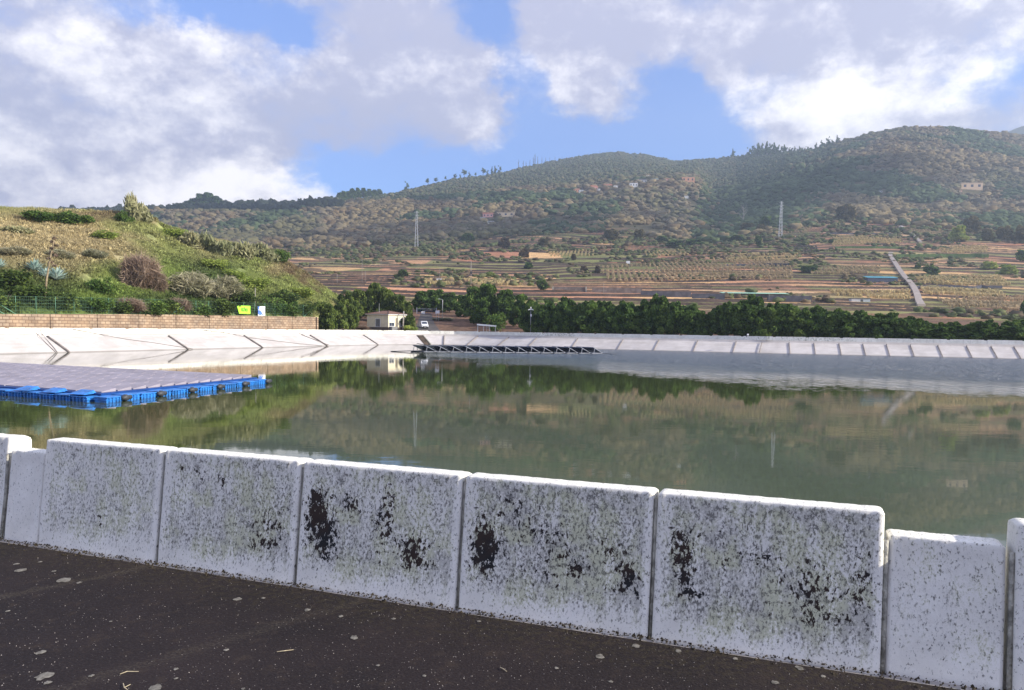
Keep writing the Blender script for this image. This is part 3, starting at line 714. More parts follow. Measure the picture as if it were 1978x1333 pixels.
# near flats: red-brown earth round the yard
nf = 1 - sstep(245, 275, Y_)[..., None]
earth = np.array((0.17, 0.105, 0.075)) * (0.8 + 0.5 * fbm(X_ / 12, Y_ / 12, 3, 6)[..., None])
cov = cov * (1 - nf) + earth * nf
# asphalt drive by the gatehouse
nr_, nc_ = Z_.shape
# the reservoir hole: drop faces inside the outline
ins = inside_ring(X_, Y_, RS - RN * 3.5)
cam_side = (Y_ < 100) & (X_ > -40)
i = (np.arange(nr_ - 1)[:, None] * nc_ + np.arange(nc_ - 1)[None, :])
bad = ins[:-1, :-1] | ins[1:, 1:] | ins[:-1, 1:] | ins[1:, :-1]
i = i[~bad]
tag(mesh_np('ground', np.stack([X_, Y_, Z_], -1).reshape(-1, 3), np.stack([i, i + 1, i + nc_ + 1, i + nc_], 1), M['land'], None, False, {'cover': cov.reshape(-1, 3)}),
    'terraced hillside fields rising to wooded slopes', None, None, 'structure')
# far mountain at the right edge
mc = np.arange(1700, 2600, 10.); myv = np.linspace(0, 1, 40); MC, MV = np.meshgrid(mc, myv)
mrid = np.interp(mc, (1700, 1900, 1935, 1978, 2200, 3400), (400, 262, 249, 237, 228, 270)) + (fbm(mc / 30, mc * 0, 3, 2) - .5) * 5
MY = 3100 + MV * 700; mz = HC + 3800 * tanel(mc, mrid); MZ = 300 + (mz[None, :] - 300) * MV ** .8
MX = (MC - CX) / F * MY; i = (np.arange(39)[:, None] * len(mc) + np.arange(len(mc) - 1)[None, :]).ravel()
tag(mesh_np('mountain', np.stack([MX, MY, MZ], -1).reshape(-1, 3), np.stack([i, i + 1, i + len(mc) + 1, i + len(mc)], 1), M['land'], None, True, {'cover': np.tile((0.07, 0.08, 0.05), (MX.size, 1))}),
    'distant blue mountain flank beyond the right hill', None, None, 'structure')

# ---- mound on the left
def lineY(c, off):      # depth of a line parallel to the left parapet, off metres outside
    t = (np.asarray(c, float) - CX) / F; n = np.array([-LD[1], LD[0]]) / np.linalg.norm(LD); P0 = L0 + n * off
    k = (t * P0[1] - P0[0]) / (LD[0] - t * LD[1]); return P0[1] + LD[1] * k
BR_OFF = 5.2
MR_X = (-700, -300, 0, 60, 150, 200, 240, 300, 320, 380, 440, 480, 530, 560, 600, 640, 655, 680)
MR_Y = (395, 398, 403, 404, 407, 409, 413, 422, 436, 456, 468, 478, 493, 507, 537, 566, 578, 600)
def foot_z(c): return np.interp(c, (-300, 0, 300, 600, 614, 640), (2.2, 2.35, 2.85, 3.2, 3.2, 0.2))
def mound_z(X, Y):
    X = np.asarray(X, float); Y = np.asarray(Y, float); c = CX + F * X / Y
    Yb = lineY(np.minimum(c, 612), BR_OFF) + 0.6; Yb = np.where(c > 612, Yb + (c - 612) * .55, Yb)
    Yr = np.maximum(Yb + 34, np.interp(c, (-700, 0, 300, 560, 680), (130, 150, 168, 196, 215)))
    f = (Y - Yb) / (Yr - Yb)
    zr = HC + Yr * tanel(c, np.interp(c, MR_X, MR_Y)); zf = foot_z(c)
    zf = np.minimum(zf, zr - .2); zr = np.where(c > 655, zr - (c - 655) * .25, zr)
    up = zf + (zr - zf) * (np.clip(f, 0, 1) ** 0.86)
    bump = (fbm(X / 14, Y / 14, 4, 41) - .5) * 3.4 * sstep(0.03, .25, f) * (1 - .85 * sstep(.75, 1.0, f)) * sstep(0, 6, zr - zf)
    g2 = (fbm(X / 2.2, Y / 2.2, 2, 43) - .5) * 0.5 * sstep(0.02, .1, f)
    dn = zr - (np.clip(f, 1, 9) - 1) * (zr - zf) * 1.3
    z = np.where(f <= 1, up + bump, dn + (fbm(X / 14, Y / 14, 4, 41) - .5) * 3.4 * .15) + g2
    return np.where(f < 0, -0.5, z)
mcs = np.arange(-650, 672, 1.6); fr = np.r_[np.linspace(0, 1.0, 170), np.linspace(1.01, 1.6, 30)]
MCg, FRg = np.meshgrid(mcs, fr)
Yb = lineY(np.minimum(MCg, 612), BR_OFF) + 0.6; Yb = np.where(MCg > 612, Yb + (MCg - 612) * .55, Yb); Yr = np.maximum(Yb + 34, np.interp(MCg, (-700, 0, 300, 560, 680), (130, 150, 168, 196, 215)))
Ym = Yb + (Yr - Yb) * FRg; Xm = (MCg - CX) / F * Ym; Zm = mound_z(Xm, Ym)
def photo_y(X, Y, z):
    zz = np.asarray(z) - HC; f = Y * math.cos(PITCH) - zz * math.sin(PITCH); b = (Y * math.sin(PITCH) + zz * math.cos(PITCH)) / f; a = X / f
    u = a * math.cos(ROLL) + b * math.sin(ROLL); v = -a * math.sin(ROLL) + b * math.cos(ROLL)
    return CX + F * u, CY - F * v
# patches of ground cover on the mound, by where they lie on the slope
TAN, TAN2, GRN, DGR, YGR, SOIL, RED = (0.46, 0.385, 0.235), (0.37, 0.31, 0.19), (0.20, 0.28, 0.07), (0.085, 0.135, 0.04), (0.29, 0.34, 0.12), (0.20, 0.13, 0.10), (0.26, 0.14, 0.09)
PATCH = [(70, 445, 200, 32, TAN), (120, 490, 220, 45, TAN2), (250, 430, 60, 20, YGR), (300, 445, 60, 18, YGR), (340, 455, 50, 15, GRN), (20, 560, 140, 50, DGR), (90, 590, 110, 30, DGR),
         (200, 580, 50, 40, GRN), (215, 540, 40, 35, GRN), (150, 600, 60, 20, GRN), (310, 520, 50, 35, GRN), (320, 480, 60, 20, YGR), (400, 540, 80, 40, DGR), (480, 500, 40, 25, YGR), (500, 540, 60, 30, YGR), (560, 560, 70, 20, YGR), (620, 575, 40, 15, YGR),
         (530, 520, 20, 14, TAN), (450, 590, 90, 18, DGR), (330, 590, 130, 20, DGR), (100, 420, 70, 10, DGR), (140, 425, 50, 10, RED), (60, 425, 30, 8, RED), (230, 415, 60, 10, SOIL), (290, 425, 50, 12, SOIL), (340, 450, 25, 5, SOIL),
         (530, 530, 26, 9, SOIL), (560, 520, 22, 10, SOIL), (590, 540, 18, 12, SOIL), (615, 558, 16, 12, SOIL), (560, 480, 40, 30, SOIL), (380, 470, 60, 12, TAN)]
def mound_cover(X, Y, z):
    px, py = photo_y(X, Y, z)
    w1 = (fbm(X / 7, Y / 7, 3, 51) - .5) * 60; w2 = (fbm(X / 7 + 9, Y / 7, 3, 52) - .5) * 34
    c = np.zeros(px.shape + (3,)); wt = np.full(px.shape, 0.35); n = fbm(X / 11, Y / 11, 3, 55)[..., None]
    c += wt[..., None] * (np.array(TAN2) * n + np.array(GRN) * (1 - n))
    for (x, y, rx, ry_, cl) in PATCH:
        w = 2.2 * np.exp(-((px + w1 - x) / rx) ** 2 - ((py + w2 - y) / ry_) ** 2); w = w ** 1.5; c += w[..., None] * np.array(cl); wt += w
    return c / wt[..., None]
mcov = mound_cover(Xm, Ym, Zm)
nr2, nc2 = Zm.shape; i = (np.arange(nr2 - 1)[:, None] * nc2 + np.arange(nc2 - 1)[None, :]).ravel()
mcov = mcov * 1.15
tag(mesh_np('hill', np.stack([Xm, Ym, Zm], -1).reshape(-1, 3), np.stack([i, i + 1, i + nc2 + 1, i + nc2], 1), M['land'], None, False, {'cover': (mcov * .8).reshape(-1, 3)}),
    'grassy earth mound behind the brick wall on the left', None, None, 'structure')
# grass on the mound
rs = np.random.RandomState(5)
def grass_mesh(name, N, c0, c1, f0, f1, hmin, hmax, label, blades=4, width=.05):
    c = rs.uniform(c0, c1, N); f = rs.uniform(f0, f1, N) ** .9
    Yb = lineY(np.minimum(c, 612), BR_OFF) + 0.6; Yb = np.where(c > 612, Yb + (c - 612) * .55, Yb); Yr = np.maximum(Yb + 34, np.interp(c, (-700, 0, 300, 560, 680), (130, 150, 168, 196, 215)))
    Y = Yb + (Yr - Yb) * f; X = (c - CX) / F * Y; z = mound_z(X, Y)
    cv = mound_cover(X, Y, z); dens = fbm(X / 3, Y / 3, 2, 66)
    keep = (dens > .33) & (cv.sum(1) > 0.24); X, Y, z, cv = X[keep], Y[keep], z[keep], cv[keep]; n = len(X)
    V = []; Cc = []
    for b in range(blades):
        a = rs.uniform(0, 6.28, n); h = rs.uniform(hmin, hmax, n); r = rs.uniform(0, .25, n); lx = rs.normal(0, .35, n) * h; ly = rs.normal(0, .35, n) * h
        bx = X + r * np.cos(a * 3); by = Y + r * np.sin(a * 3); wx = np.cos(a) * width; wy = np.sin(a) * width
        V += [np.stack([bx - wx, by - wy, z - .05], 1), np.stack([bx + wx, by + wy, z - .05], 1), np.stack([bx + lx, by + ly, z + h], 1)]
        tint = cv * rs.uniform(.75, 1.6, (n, 1)); Cc += [tint] * 3
    V = np.stack(V, 1).reshape(-1, 3); Cc = np.stack(Cc, 1).reshape(-1, 3)
    o = mesh_np(name, V, np.arange(len(V)).reshape(-1, 3), M['grass'], None, False, {'cover': np.clip(Cc, 0, 1)})
    return tag(o, label, 'grass', None, 'stuff')
grass_mesh('grass', 80000, -60, 668, 0, 1.03, .25, .7, 'dry tan and fresh green grass covering the mound', 4, .06)
def under_mesh(N):
    c = rs.uniform(-60, 660, N); f = rs.uniform(0.02, 1.0, N)
    Yb = lineY(np.minimum(c, 612), BR_OFF) + 0.6; Yb = np.where(c > 612, Yb + (c - 612) * .55, Yb); Yr = np.maximum(Yb + 34, np.interp(c, (-700, 0, 300, 560, 680), (130, 150, 168, 196, 215)))
    Y = Yb + (Yr - Yb) * f; X = (c - CX) / F * Y; z = mound_z(X, Y); cv = mound_cover(X, Y, z); k = fbm(X / 5, Y / 5, 3, 71) > .47; X, Y, z, cv = X[k], Y[k], z[k], cv[k]; n = len(X)
    green = (cv[:, 1] > cv[:, 0])[:, None]
    tint = cv * np.where(green, rs.uniform(.4, 1.5, (n, 1)), rs.uniform(.7, 1.6, (n, 1)))
    R_ = rs.uniform(.25, .75, n); V = []; Cc = []
    for b in range(16):
        d = rs.normal(size=(n, 3)); d /= np.linalg.norm(d, axis=1)[:, None]; d[:, 2] = np.abs(d[:, 2]); P = np.stack([X, Y, z], 1) + d * R_[:, None] * np.array([1, 1, .8])
        a = rs.normal(size=(n, 3)) * .5 + d; a[:, 2] += .4; a /= np.linalg.norm(a, axis=1)[:, None]; e = np.cross(a, rs.normal(size=(n, 3))); e /= np.linalg.norm(e, axis=1)[:, None]
        s1 = rs.uniform(.16, .34, (n, 1)); s2 = s1 * .45; V += [P - a * s1, P + e * s2, P + a * s1, P - e * s2]; Cc += [tint * rs.uniform(.75, 1.25, (n, 1))] * 4
    return tag(mesh_np('undergrowth', np.stack(V, 1).reshape(-1, 3), np.arange(n * 64).reshape(-1, 4), M['grass'], None, False, {'cover': np.clip(np.stack(Cc, 1).reshape(-1, 3), 0, 1)}), 'low mixed undergrowth over the slope of the mound', 'undergrowth', None, 'stuff')
under_mesh(20000)
# ------------------------------------------------------------------ plants
def leaf_cloud(blobs, n, size, seed, inner=0.72, aspect=1.0, up=0.0, out=0.5):
    r = np.random.RandomState(seed); B = np.array(blobs, float)
    w = (B[:, 3] * B[:, 4] + B[:, 4] * B[:, 5] + B[:, 3] * B[:, 5]); idx = r.choice(len(B), n, p=w / w.sum())
    d = r.normal(size=(n, 3)); d /= np.linalg.norm(d, axis=1)[:, None]; rad = inner + (1.06 - inner) * r.rand(n, 1)
    P = B[idx, :3] + d * B[idx, 3:] * rad
    a = r.normal(size=(n, 3)) + d * out; a[:, 2] += up; a /= np.linalg.norm(a, axis=1)[:, None]
    b = np.cross(a, r.normal(size=(n, 3))); b /= np.linalg.norm(b, axis=1)[:, None]
    s = size * r.uniform(.6, 1.3, (n, 1)); a = a * s * aspect; b = b * s / max(1, aspect) ** .5
    V = np.stack([P - a - b * .6, P - a * .2 + b, P + a + b * .1, P + a * .1 - b], 1).reshape(-1, 3)
    return V, np.arange(n * 4).reshape(-1, 4)
def crown_blobs(seed, n=16, w=3.0, z0=0.4, h=6.0, spread=.6):
    r = np.random.RandomState(seed); B = []; n = int(n * 2.6); spread = spread * 1.3
    for k in range(n):
        t = r.rand(); z = z0 + h * (0.12 + 0.76 * t); rad = w * (1 - 0.55 * t ** 2) * spread * r.uniform(.3, 1) ** .5; a = r.rand() * 6.28
        s = w * r.uniform(.15, .30) * (1 - .2 * t); B.append((math.cos(a) * rad, math.sin(a) * rad, z, s, s, s * r.uniform(.65, .95)))
    B.append((0, 0, z0 + h * .42, w * .55, w * .55, h * .36)); return B
def trunk_mesh(name, parent, h, r, mat, seed, limbs=4, w=1.5):
    rr = random.Random(seed); mb = MB(); p = [(0, 0, -0.3), (rr.uniform(-.1, .1), rr.uniform(-.1, .1), h * .35), (rr.uniform(-.3, .3), rr.uniform(-.2, .2), h * .8)]
    mb.tube(p, [r, r * .75, r * .35], 7)
    for k in range(limbs):
        a = 6.28 * k / limbs + rr.random(); b = Vector(p[1]) * .5 + Vector(p[2]) * .5 * rr.uniform(.4, 1); e = b + Vector((math.cos(a) * w, math.sin(a) * w, h * .22))
        mb.tube([b, (b + e) / 2 + Vector((0, 0, .1)), e], [r * .4, r * .28, r * .12], 5)
    return mb.build(name, mat, parent, True)
def make_tree(name, seed, mat, w=3.0, h=6.0, n=3600, leaf=.20, trunk=.16, z0=.3, bark=None, blobs=16, spread=.6):
    root = empty(name, (0, 0, 0), 'tree', 'tree')
    trunk_mesh('trunk', root, h * .75, trunk, bark or M['bark'], seed, 4, w * .5)
    V, Fq = leaf_cloud(crown_blobs(seed, blobs, w, z0, h, spread), n, leaf, seed); mesh_np('crown', V, Fq, mat, root)
    return root
used = set()
def place(proto, loc, s=(1, 1, 1), rz=None, label=None, cat=None, group=None, name=None):
    o = proto if proto.name not in used else copy_tree(proto)
    used.add(proto.name); used.add(o.name)
    o.location = loc; o.scale = s if isinstance(s, (tuple, list)) else (s, s, s); o.rotation_euler.z = rnd.uniform(0, 6.28) if rz is None else rz
    return tag(o, label, cat, group)
belt_alt = [make_tree('evergreen_tree', 110 + k, M['belt_leaf'], 3.0, 6.2, 5200, .22) for k in range(2)]
dark_trees = [make_tree('evergreen_tree', 100 + k, M['tree_leaf'], 3.2, 6.2, 5200, .23) for k in range(4)]
def grnd(x, y): return float(ground(np.array([x]), np.array([y]))[0])
TOP = [(885, 560), (910, 548), (935, 546), (960, 550), (1000, 560), (1040, 576), (1080, 573), (1120, 578), (1150, 572), (1170, 575), (1220, 584), (1265, 570), (1330, 588), (1400, 576), (1450, 571), (1500, 578), (1560, 586), (1620, 592), (1680, 601), (1730, 598), (1790, 613), (1830, 622), (1870, 611), (1930, 618), (1978, 612), (2150, 615)]
tx, ty = zip(*TOP)
def s_at_px(px):
    ang = PP[:, 0] / PP[:, 1]; return int(np.argmin(np.abs(ang - (px - CX) / F) + (PP[:, 1] < 60) * 9))
ROW = 'dark evergreen tree in the dense row behind the far right parapet'
px = 962.0; row = []
while px < 2060:
    i = s_at_px(px); d = PP[min(i + 1, len(PP) - 1)] - PP[max(i - 1, 0)]; d /= np.linalg.norm(d); n = np.array([-d[1], d[0]])
    for off_, jit in ((9.5, 0), (16.5, 20)):
        p = PP[i] + n * off_ + d * rnd.uniform(-1, 1) + d * (2.0 if jit else 0); q = CX + F * p[0] / p[1]
        zt = HC + p[1] * tanel(q, np.interp(q, tx, ty) + rnd.uniform(-3, 9) + (0 if jit else 7)); z = grnd(*p) - .1
        hh = max(2.5, zt - z); row.append((p, z, hh))
    px += 23
for k, (p, z, hh) in enumerate(row):
    w = rnd.uniform(.62, 1.15); hh *= rnd.uniform(.88, 1.06); place((belt_alt if k % 3 == 2 else dark_trees)[(k // 3) % (2 if k % 3 == 2 else 4)], (p[0], p[1], z), (w, w, hh / 6.35), None, ROW, 'tree', 'dark evergreen row behind the far parapet')
# row on the left of the shelter, and beside the yard
big_tr = [make_tree('evergreen_tree', 120 + k, M['tree_leaf'], 3.6, 7, 5200, .23) for k in range(2)]
olive = [make_tree('leafy_tree', 130 + k, M['tree_leaf_olive'], 3.2, 6.0, 5000, .19) for k in range(3)]
def tree_px(pool, px, ytop, Y, wpx, label, cat='tree', group=None, base_w=6.8, base_h=6.35, zb=None, k=[0]):
    p = at(px, ytop, Y); z = grnd(p.x, Y) if zb is None else zb; k[0] += 1
    w = wpx / F * Y / base_w; return place(pool[k[0] % len(pool)], (p.x, Y, z - .1), (w, w, (p.z - z) / base_h), None, label, cat, group)
GL = 'trees around the gatehouse yard'
for a in ((816, 561, 236, 52, 'dark tree left of the yard lamp behind the gate'), (842, 556, 240, 60, 'round dark tree directly behind the yard lamp'), (868, 563, 238, 46, 'dark tree right of the yard lamp behind the low hedge'),
          (896, 566, 226, 50, 'dark tree between the low hedge and the tall tree clump'), (915, 551, 216, 60, 'tall dark tree, left one of the clump over the red earth bank'), (943, 544, 208, 66, 'tallest dark tree above the open shelter'),
          (975, 556, 206, 60, 'dark tree just right of the tallest one above the shelter'), (930, 575, 202, 50, 'lower dark tree in front of the clump at the end of the red earth bank'), (1005, 566, 196, 54, 'broad dark tree left of the tall camera lamp'), (1030, 578, 190, 50, 'dark tree behind the tall camera lamp')):
    tree_px(big_tr, *a, group=GL, base_w=7.6, base_h=7.2)
for a in ((668, 562, 200, 52, 'green tree at the foot of the mound, left of the gatehouse clump'), (695, 556, 204, 54, 'leafy green tree behind the left end of the gatehouse'), (722, 543, 206, 58, 'tallest leafy tree behind the gatehouse aerial'),
          (748, 553, 204, 50, 'leafy tree right behind the gatehouse roof'), (772, 566, 202, 44, 'leafy tree to the right behind the gatehouse roof'), (788, 580, 199, 30, 'small leafy tree at the right end of the gatehouse clump')):
    tree_px(olive, *a, group='leafy trees behind the gatehouse', base_w=7.0, base_h=6.2)
for a in ((588, 577, 164, 48, 'low bushy tree left of the end of the brick wall', 3.2), (618, 580, 162, 50, 'bushy tree standing at the end of the brick wall', .4), (636, 584, 161, 44, 'dense low tree right of the brick wall end', .3), (657, 583, 166, 46, 'rounded low tree between brick wall and gatehouse', .3), (682, 586, 174, 40, 'shrubby tree touching the left wall of the gatehouse', .3),
          (558, 583, 161, 44, 'bushy tree growing over the fence behind the blue banner', 3.2)):
    tree_px(olive, *a[:5], group='leafy trees at the brick wall end', base_w=7.0, base_h=6.2, zb=a[5])

# bush prototypes, unit sized: about 1 wide, 1 tall
def make_bush(name, seed, mat, n, leaf, aspect=1.0, up=0.0, inner=.5, squash=.8, stems=True, cat='bush'):
    r = np.random.RandomState(seed); B = [(r.uniform(-.3, .3), r.uniform(-.3, .3), r.uniform(.2, .6), r.uniform(.16, .27), r.uniform(.16, .27), r.uniform(.16, .28)) for _ in range(10)] + [(0, 0, .3, .36, .36, .34)]
    root = empty(name, (0, 0, 0), 'bush', cat); V, Fq = leaf_cloud(B, n, leaf, seed, inner, aspect, up)
    mesh_np('foliage', V, Fq, mat, root)
    mb = MB()
    for k in range(5):
        a = k * 1.3 + seed; mb.tube([(0, 0, -.06), (math.cos(a) * .1, math.sin(a) * .1, .3), (math.cos(a) * .24, math.sin(a) * .24, .62)], [.012, .009, .004], 5)
    mb.build('stems', M['bark'], root, True)
    return root
PB = {'green': [make_bush('green_bush', 200 + k, M['bush_green'], 1700, .032) for k in range(2)],
      'dark': [make_bush('dark_bush', 210 + k, M['tree_leaf_olive'], 1700, .034) for k in range(2)],
      'yellow': [make_bush('yellow_green_bush', 220, M['bush_yellow'], 1500, .034)],
      'cane': [make_bush('cane_clump', 230 + k, M['bush_cane'], 1500, .060, 2.4, 1.8, .2) for k in range(2)],
      'brown': [make_bush('bare_bush', 240, M['bush_brown'], 4200, .026, 8.0, .7, .15)],
      'grey': [make_bush('twiggy_bush', 250, M['bush_grey'], 4200, .024, 4.5, .4, .3)]}
kk = 0
def bush(kind, px, py, w, h, label, group='shrubs on the mound', f=None, sink=.12):
    """px,py = foot of the bush on the mound; w,h in photo pixels"""
    global kk
    p = hit(px, py, mound_z, 85., 216.); s = p.y / F; kk += 1
    return place(PB[kind][kk % len(PB[kind])], (p.x, p.y, p.z - h * s * sink), (w * s * 1.15, w * s * 1.15, h * s * (1.0 if kind in ('brown', 'grey') else 1.2)), None, label, 'bush', group)
for a in (('brown', 272, 556, 66, 92, 'tall bare brown bush in the middle of the mound'), ('brown', 300, 560, 40, 50, 'smaller bare brown bush leaning beside the tall one'), ('grey', 368, 570, 90, 66, 'broad grey twiggy bush, left of two on the lower mound'),
          ('grey', 425, 575, 80, 62, 'broad grey twiggy bush, right of two on the lower mound'), ('brown', 250, 600, 56, 34, 'purplish bare bush low behind the fence'), ('brown', 345, 600, 50, 32, 'low purplish twiggy bush behind the fence below the grey ones'),
          ('cane', 272, 428, 44, 44, 'tall cane clump standing on the crest of the mound'), ('cane', 262, 420, 18, 50, 'narrow spray of canes sticking up from the crest'), ('green', 252, 432, 36, 28, 'leafy green bush beside the canes on the crest'),
          ('green', 85, 431, 60, 28, 'green bush on the mound crest, left part of the green patch'), ('green', 125, 433, 64, 32, 'green bush on the mound crest, middle of the green patch'), ('green', 165, 434, 44, 24, 'green bush on the crest beside the bare red soil'),
          ('cane', 378, 482, 44, 36, 'dry cane clump high on the right shoulder, first from the left'), ('cane', 405, 486, 46, 40, 'dry cane clump on the right shoulder, second from the left'), ('cane', 430, 496, 40, 36, 'dry cane clump on the right shoulder, third from the left'),
          ('cane', 475, 500, 44, 36, 'greenish cane clump on the descending shoulder of the mound'), ('cane', 515, 504, 46, 38, 'cane clump near the lower end of the shoulder'), ('green', 538, 508, 44, 34, 'leafy bush at the far end of the shoulder beside the canes'),
          ('yellow', 345, 460, 50, 22, 'yellow-green bush below the crest canes'), ('yellow', 210, 465, 60, 22, 'yellow-green low bush under the bare soil of the crest'),
          ('green', 205, 570, 50, 40, 'bright green bush in the lower middle of the mound'), ('green', 185, 602, 60, 36, 'bright green bush just above the brick wall'), ('yellow', 310, 560, 40, 26, 'yellow-green bush between the bare and grey bushes'),
          ('dark', 25, 560, 80, 50, 'dark green bush at the far left under the agaves'), ('dark', 60, 585, 80, 40, 'dark green bush behind the fence at the far left'), ('dark', 5, 602, 70, 48, 'dark green bush at the left picture edge behind the fence'),
          ('dark', 125, 600, 66, 40, 'dark green bush behind the fence under the flower stalk'), ('dark', 230, 604, 56, 30, 'dark green bush behind the fence left of the purplish bush'), ('green', 285, 606, 60, 34, 'green bush behind the fence in the middle'),
          ('dark', 330, 608, 60, 36, 'dark green bush pressed against the fence below the grey bushes'), ('green', 385, 607, 60, 34, 'green bush against the fence, two left of the lime banner'), ('dark', 425, 607, 56, 40, 'dark green bush against the fence just left of the lime banner'),
          ('dark', 465, 590, 60, 34, 'dark green bush above the lime banner'), ('yellow', 490, 560, 60, 30, 'yellow-green bush up the slope above the banners'), ('green', 525, 604, 50, 40, 'green bush right of the blue and white banner'),
          ('dark', 545, 590, 60, 40, 'dark green bush on the slope right of the banners'), ('green', 560, 610, 50, 34, 'green bush behind the last fence bay'), ('dark', 590, 608, 40, 30, 'small dark bush at the fence end'),
          ('yellow', 580, 575, 50, 24, 'yellow-green bush on the right foot of the mound'), ('cane', 45, 455, 40, 18, 'low dry clump on the upper left slope'), ('grey', 120, 500, 60, 26, 'grey-brown dry bush above the agaves'),
          ('grey', 30, 495, 60, 24, 'grey-brown dry bush at the left of the upper slope'), ('grey', 190, 500, 50, 26, 'dry grey bush in the tan grass'), ('yellow', 420, 520, 50, 24, 'yellow-green bush above the grey twiggy ones'), ('yellow', 450, 540, 50, 24, 'yellow-green bush right of the grey twiggy ones')):
    bush(*a)
# agaves
def agave(px, py, r, label):
    p = hit(px, py, mound_z, 85., 216.); root = empty('agave', p, label, 'agave', 'blue agaves on the mound'); R_ = r * p.y / F * 1.35; root.location.z += .5; rr = random.Random(px)
    mb = MB()
    for k in range(34):
        a = k * 2.4; e = math.radians(15 + 62 * (k / 34)) ; L = R_ * rr.uniform(.85, 1.1); d = Vector((math.cos(a) * math.cos(e), math.sin(a) * math.cos(e), math.sin(e))); s = Vector((-math.sin(a), math.cos(a), 0)) * R_ * .10
        nz = Vector((0, 0, -1)) * R_ * .05; m_ = d * L * .5; t = d * L + Vector((0, 0, -L * .12)); b = len(mb.v)
        mb.v += [tuple(-s * .6), tuple(s * .6), tuple(nz * .6), tuple(m_ - s), tuple(m_ + s), tuple(m_ + nz), tuple(t)]
        mb.f += [(b, b + 2, b + 5, b + 3), (b + 2, b + 1, b + 4, b + 5), (b + 3, b + 5, b + 6), (b + 5, b + 4, b + 6)]
    mb.build('leaves', M['agave'], root)
agave(72, 530, 20, 'blue agave rosette, upper left of the pair'); agave(92, 543, 17, 'blue agave rosette in the middle beside the flower stalk'); agave(114, 548, 22, 'blue agave rosette, lower right of the pair')
agave(4, 524, 16, 'blue agave rosette at the left picture edge')
p = hit(88, 592, mound_z, 85., 216.); s = p.y / F; root = empty('agave_stalk', p, 'tall dry agave flower stalk with dark tufts near its tip', 'flower stalk')
mb = MB().tube([(0, 0, -.3), (6 * s, 0, 50 * s), (15 * s, 0, 95 * s), (24 * s, 0, 132 * s)], [.17, .14, .1, .05], 7); mb.build('stem', simple('dry_stalk', (.30, .24, .15), .9, .3), root, True)
mb = MB(); B_ = []
for k in range(9):
    h = 72 + k * 6.5; b = Vector(((4 + h * .15) * s, 0, h * s)); a = k * 2.2; e = b + Vector((math.cos(a) * (8 - .6 * k) * s, math.sin(a) * (8 - .6 * k) * s, 3 * s)); mb.tube([b, e], [.06, .03], 4); B_.append((*e, .32, .32, .2))
mb.build('branches', M['wood'], root)
for k_, b_ in enumerate(B_): V, Fq = leaf_cloud([b_], 60, .10, k_, .2); mesh_np('seed_head', V, Fq, M['bush_brown'], root)

# ------------------------------------------------------------------ brick wall, fence, banners
nL = np.array([-LD[1], LD[0]]) / np.linalg.norm(LD); dL = LD / np.linalg.norm(LD)
def on_line(px, off_): Y = float(lineY(px, off_)); return np.array([(px - CX) / F * Y, Y])
A0 = on_line(-260, BR_OFF); A1 = on_line(609, BR_OFF); LW = float(np.linalg.norm(A1 - A0)); ang = math.atan2(dL[1], dL[0])
def brick_mat():
    m, gg, b = new_mat('block_masonry'); tc = gg.n('ShaderNodeTexCoord', _out=3); sp = gg.n('ShaderNodeSeparateXYZ', Vector=tc); sp = gg.last
    v = gg.vec(sp.outputs[0], sp.outputs[2], 0.0); br = gg.n('ShaderNodeTexBrick', _out=0, Vector=v, Color1=(0.30, 0.22, 0.155, 1), Color2=(0.42, 0.33, 0.24, 1), Mortar=(0.20, 0.14, 0.10, 1), Scale=1.0)
    bn = gg.last; bn.inputs['Mortar Size'].default_value = 0.045; bn.inputs['Brick Width'].default_value = 0.85; bn.inputs['Row Height'].default_value = 0.42; bn.offset = 0.5
    n = gg.noise(tc, 0.5, 4, .6); c = gg.mix(1.0, br, gg.mix(gg.rng(n, .3, .7), (.75, .75, .78), (1.2, 1.15, 1.1)), 'MULTIPLY')
    setin(gg, b, Base_Color=c, Roughness=.95, Specular_IOR_Level=.1, Normal=gg.n('ShaderNodeBump', Strength=.6, Distance=.04, Height=bn.outputs[1])); return m
bw = empty('block_wall', (*A0, 0), 'long tan block masonry retaining wall at the foot of the mound', 'wall', None, ang)
mb = MB(); nseg = int(LW / 7.1)
M['brick'] = brick_mat()
for k in range(nseg + 1):
    x0 = k * 7.1 + .04; x1 = min(LW, (k + 1) * 7.1 - .04)
    if x1 - x0 < .5: continue
    h0, h1 = [float(foot_z(CX + F * (A0[0] + dL[0] * x) / (A0[1] + dL[1] * x))) for x in (x0, x1)]
    MB().hexa([(x0, -.3, -.1), (x1, -.3, -.1), (x1, .3, -.1), (x0, .3, -.1), (x0, -.3, h0), (x1, -.3, h1), (x1, .3, h1), (x0, .3, h0)]).build('wall_bay', M['brick'], bw)
MB().hexa([(LW + .02, -.3, -.1), (LW + .5, -.3, -.1), (LW + .5, 2.6, -.1), (LW + .02, 2.6, -.1), (LW + .02, -.3, 3.2), (LW + .5, -.3, 3.2), (LW + .5, 2.6, 3.2), (LW + .02, 2.6, 3.2)]).build('wall_return', M['brick'], bw)
M['fence'] = simple('green_fence', (.10, .22, .14), .5, .1); M['fence_wire'] = simple('green_wire', (.09, .17, .11), .5, .1)
fe = empty('wire_fence', (*A0, 0), 'green wire fence with posts on top of the block wall', 'fence', None, ang)
wires = MB(); prev = None
npst = int(LW / 2.75)
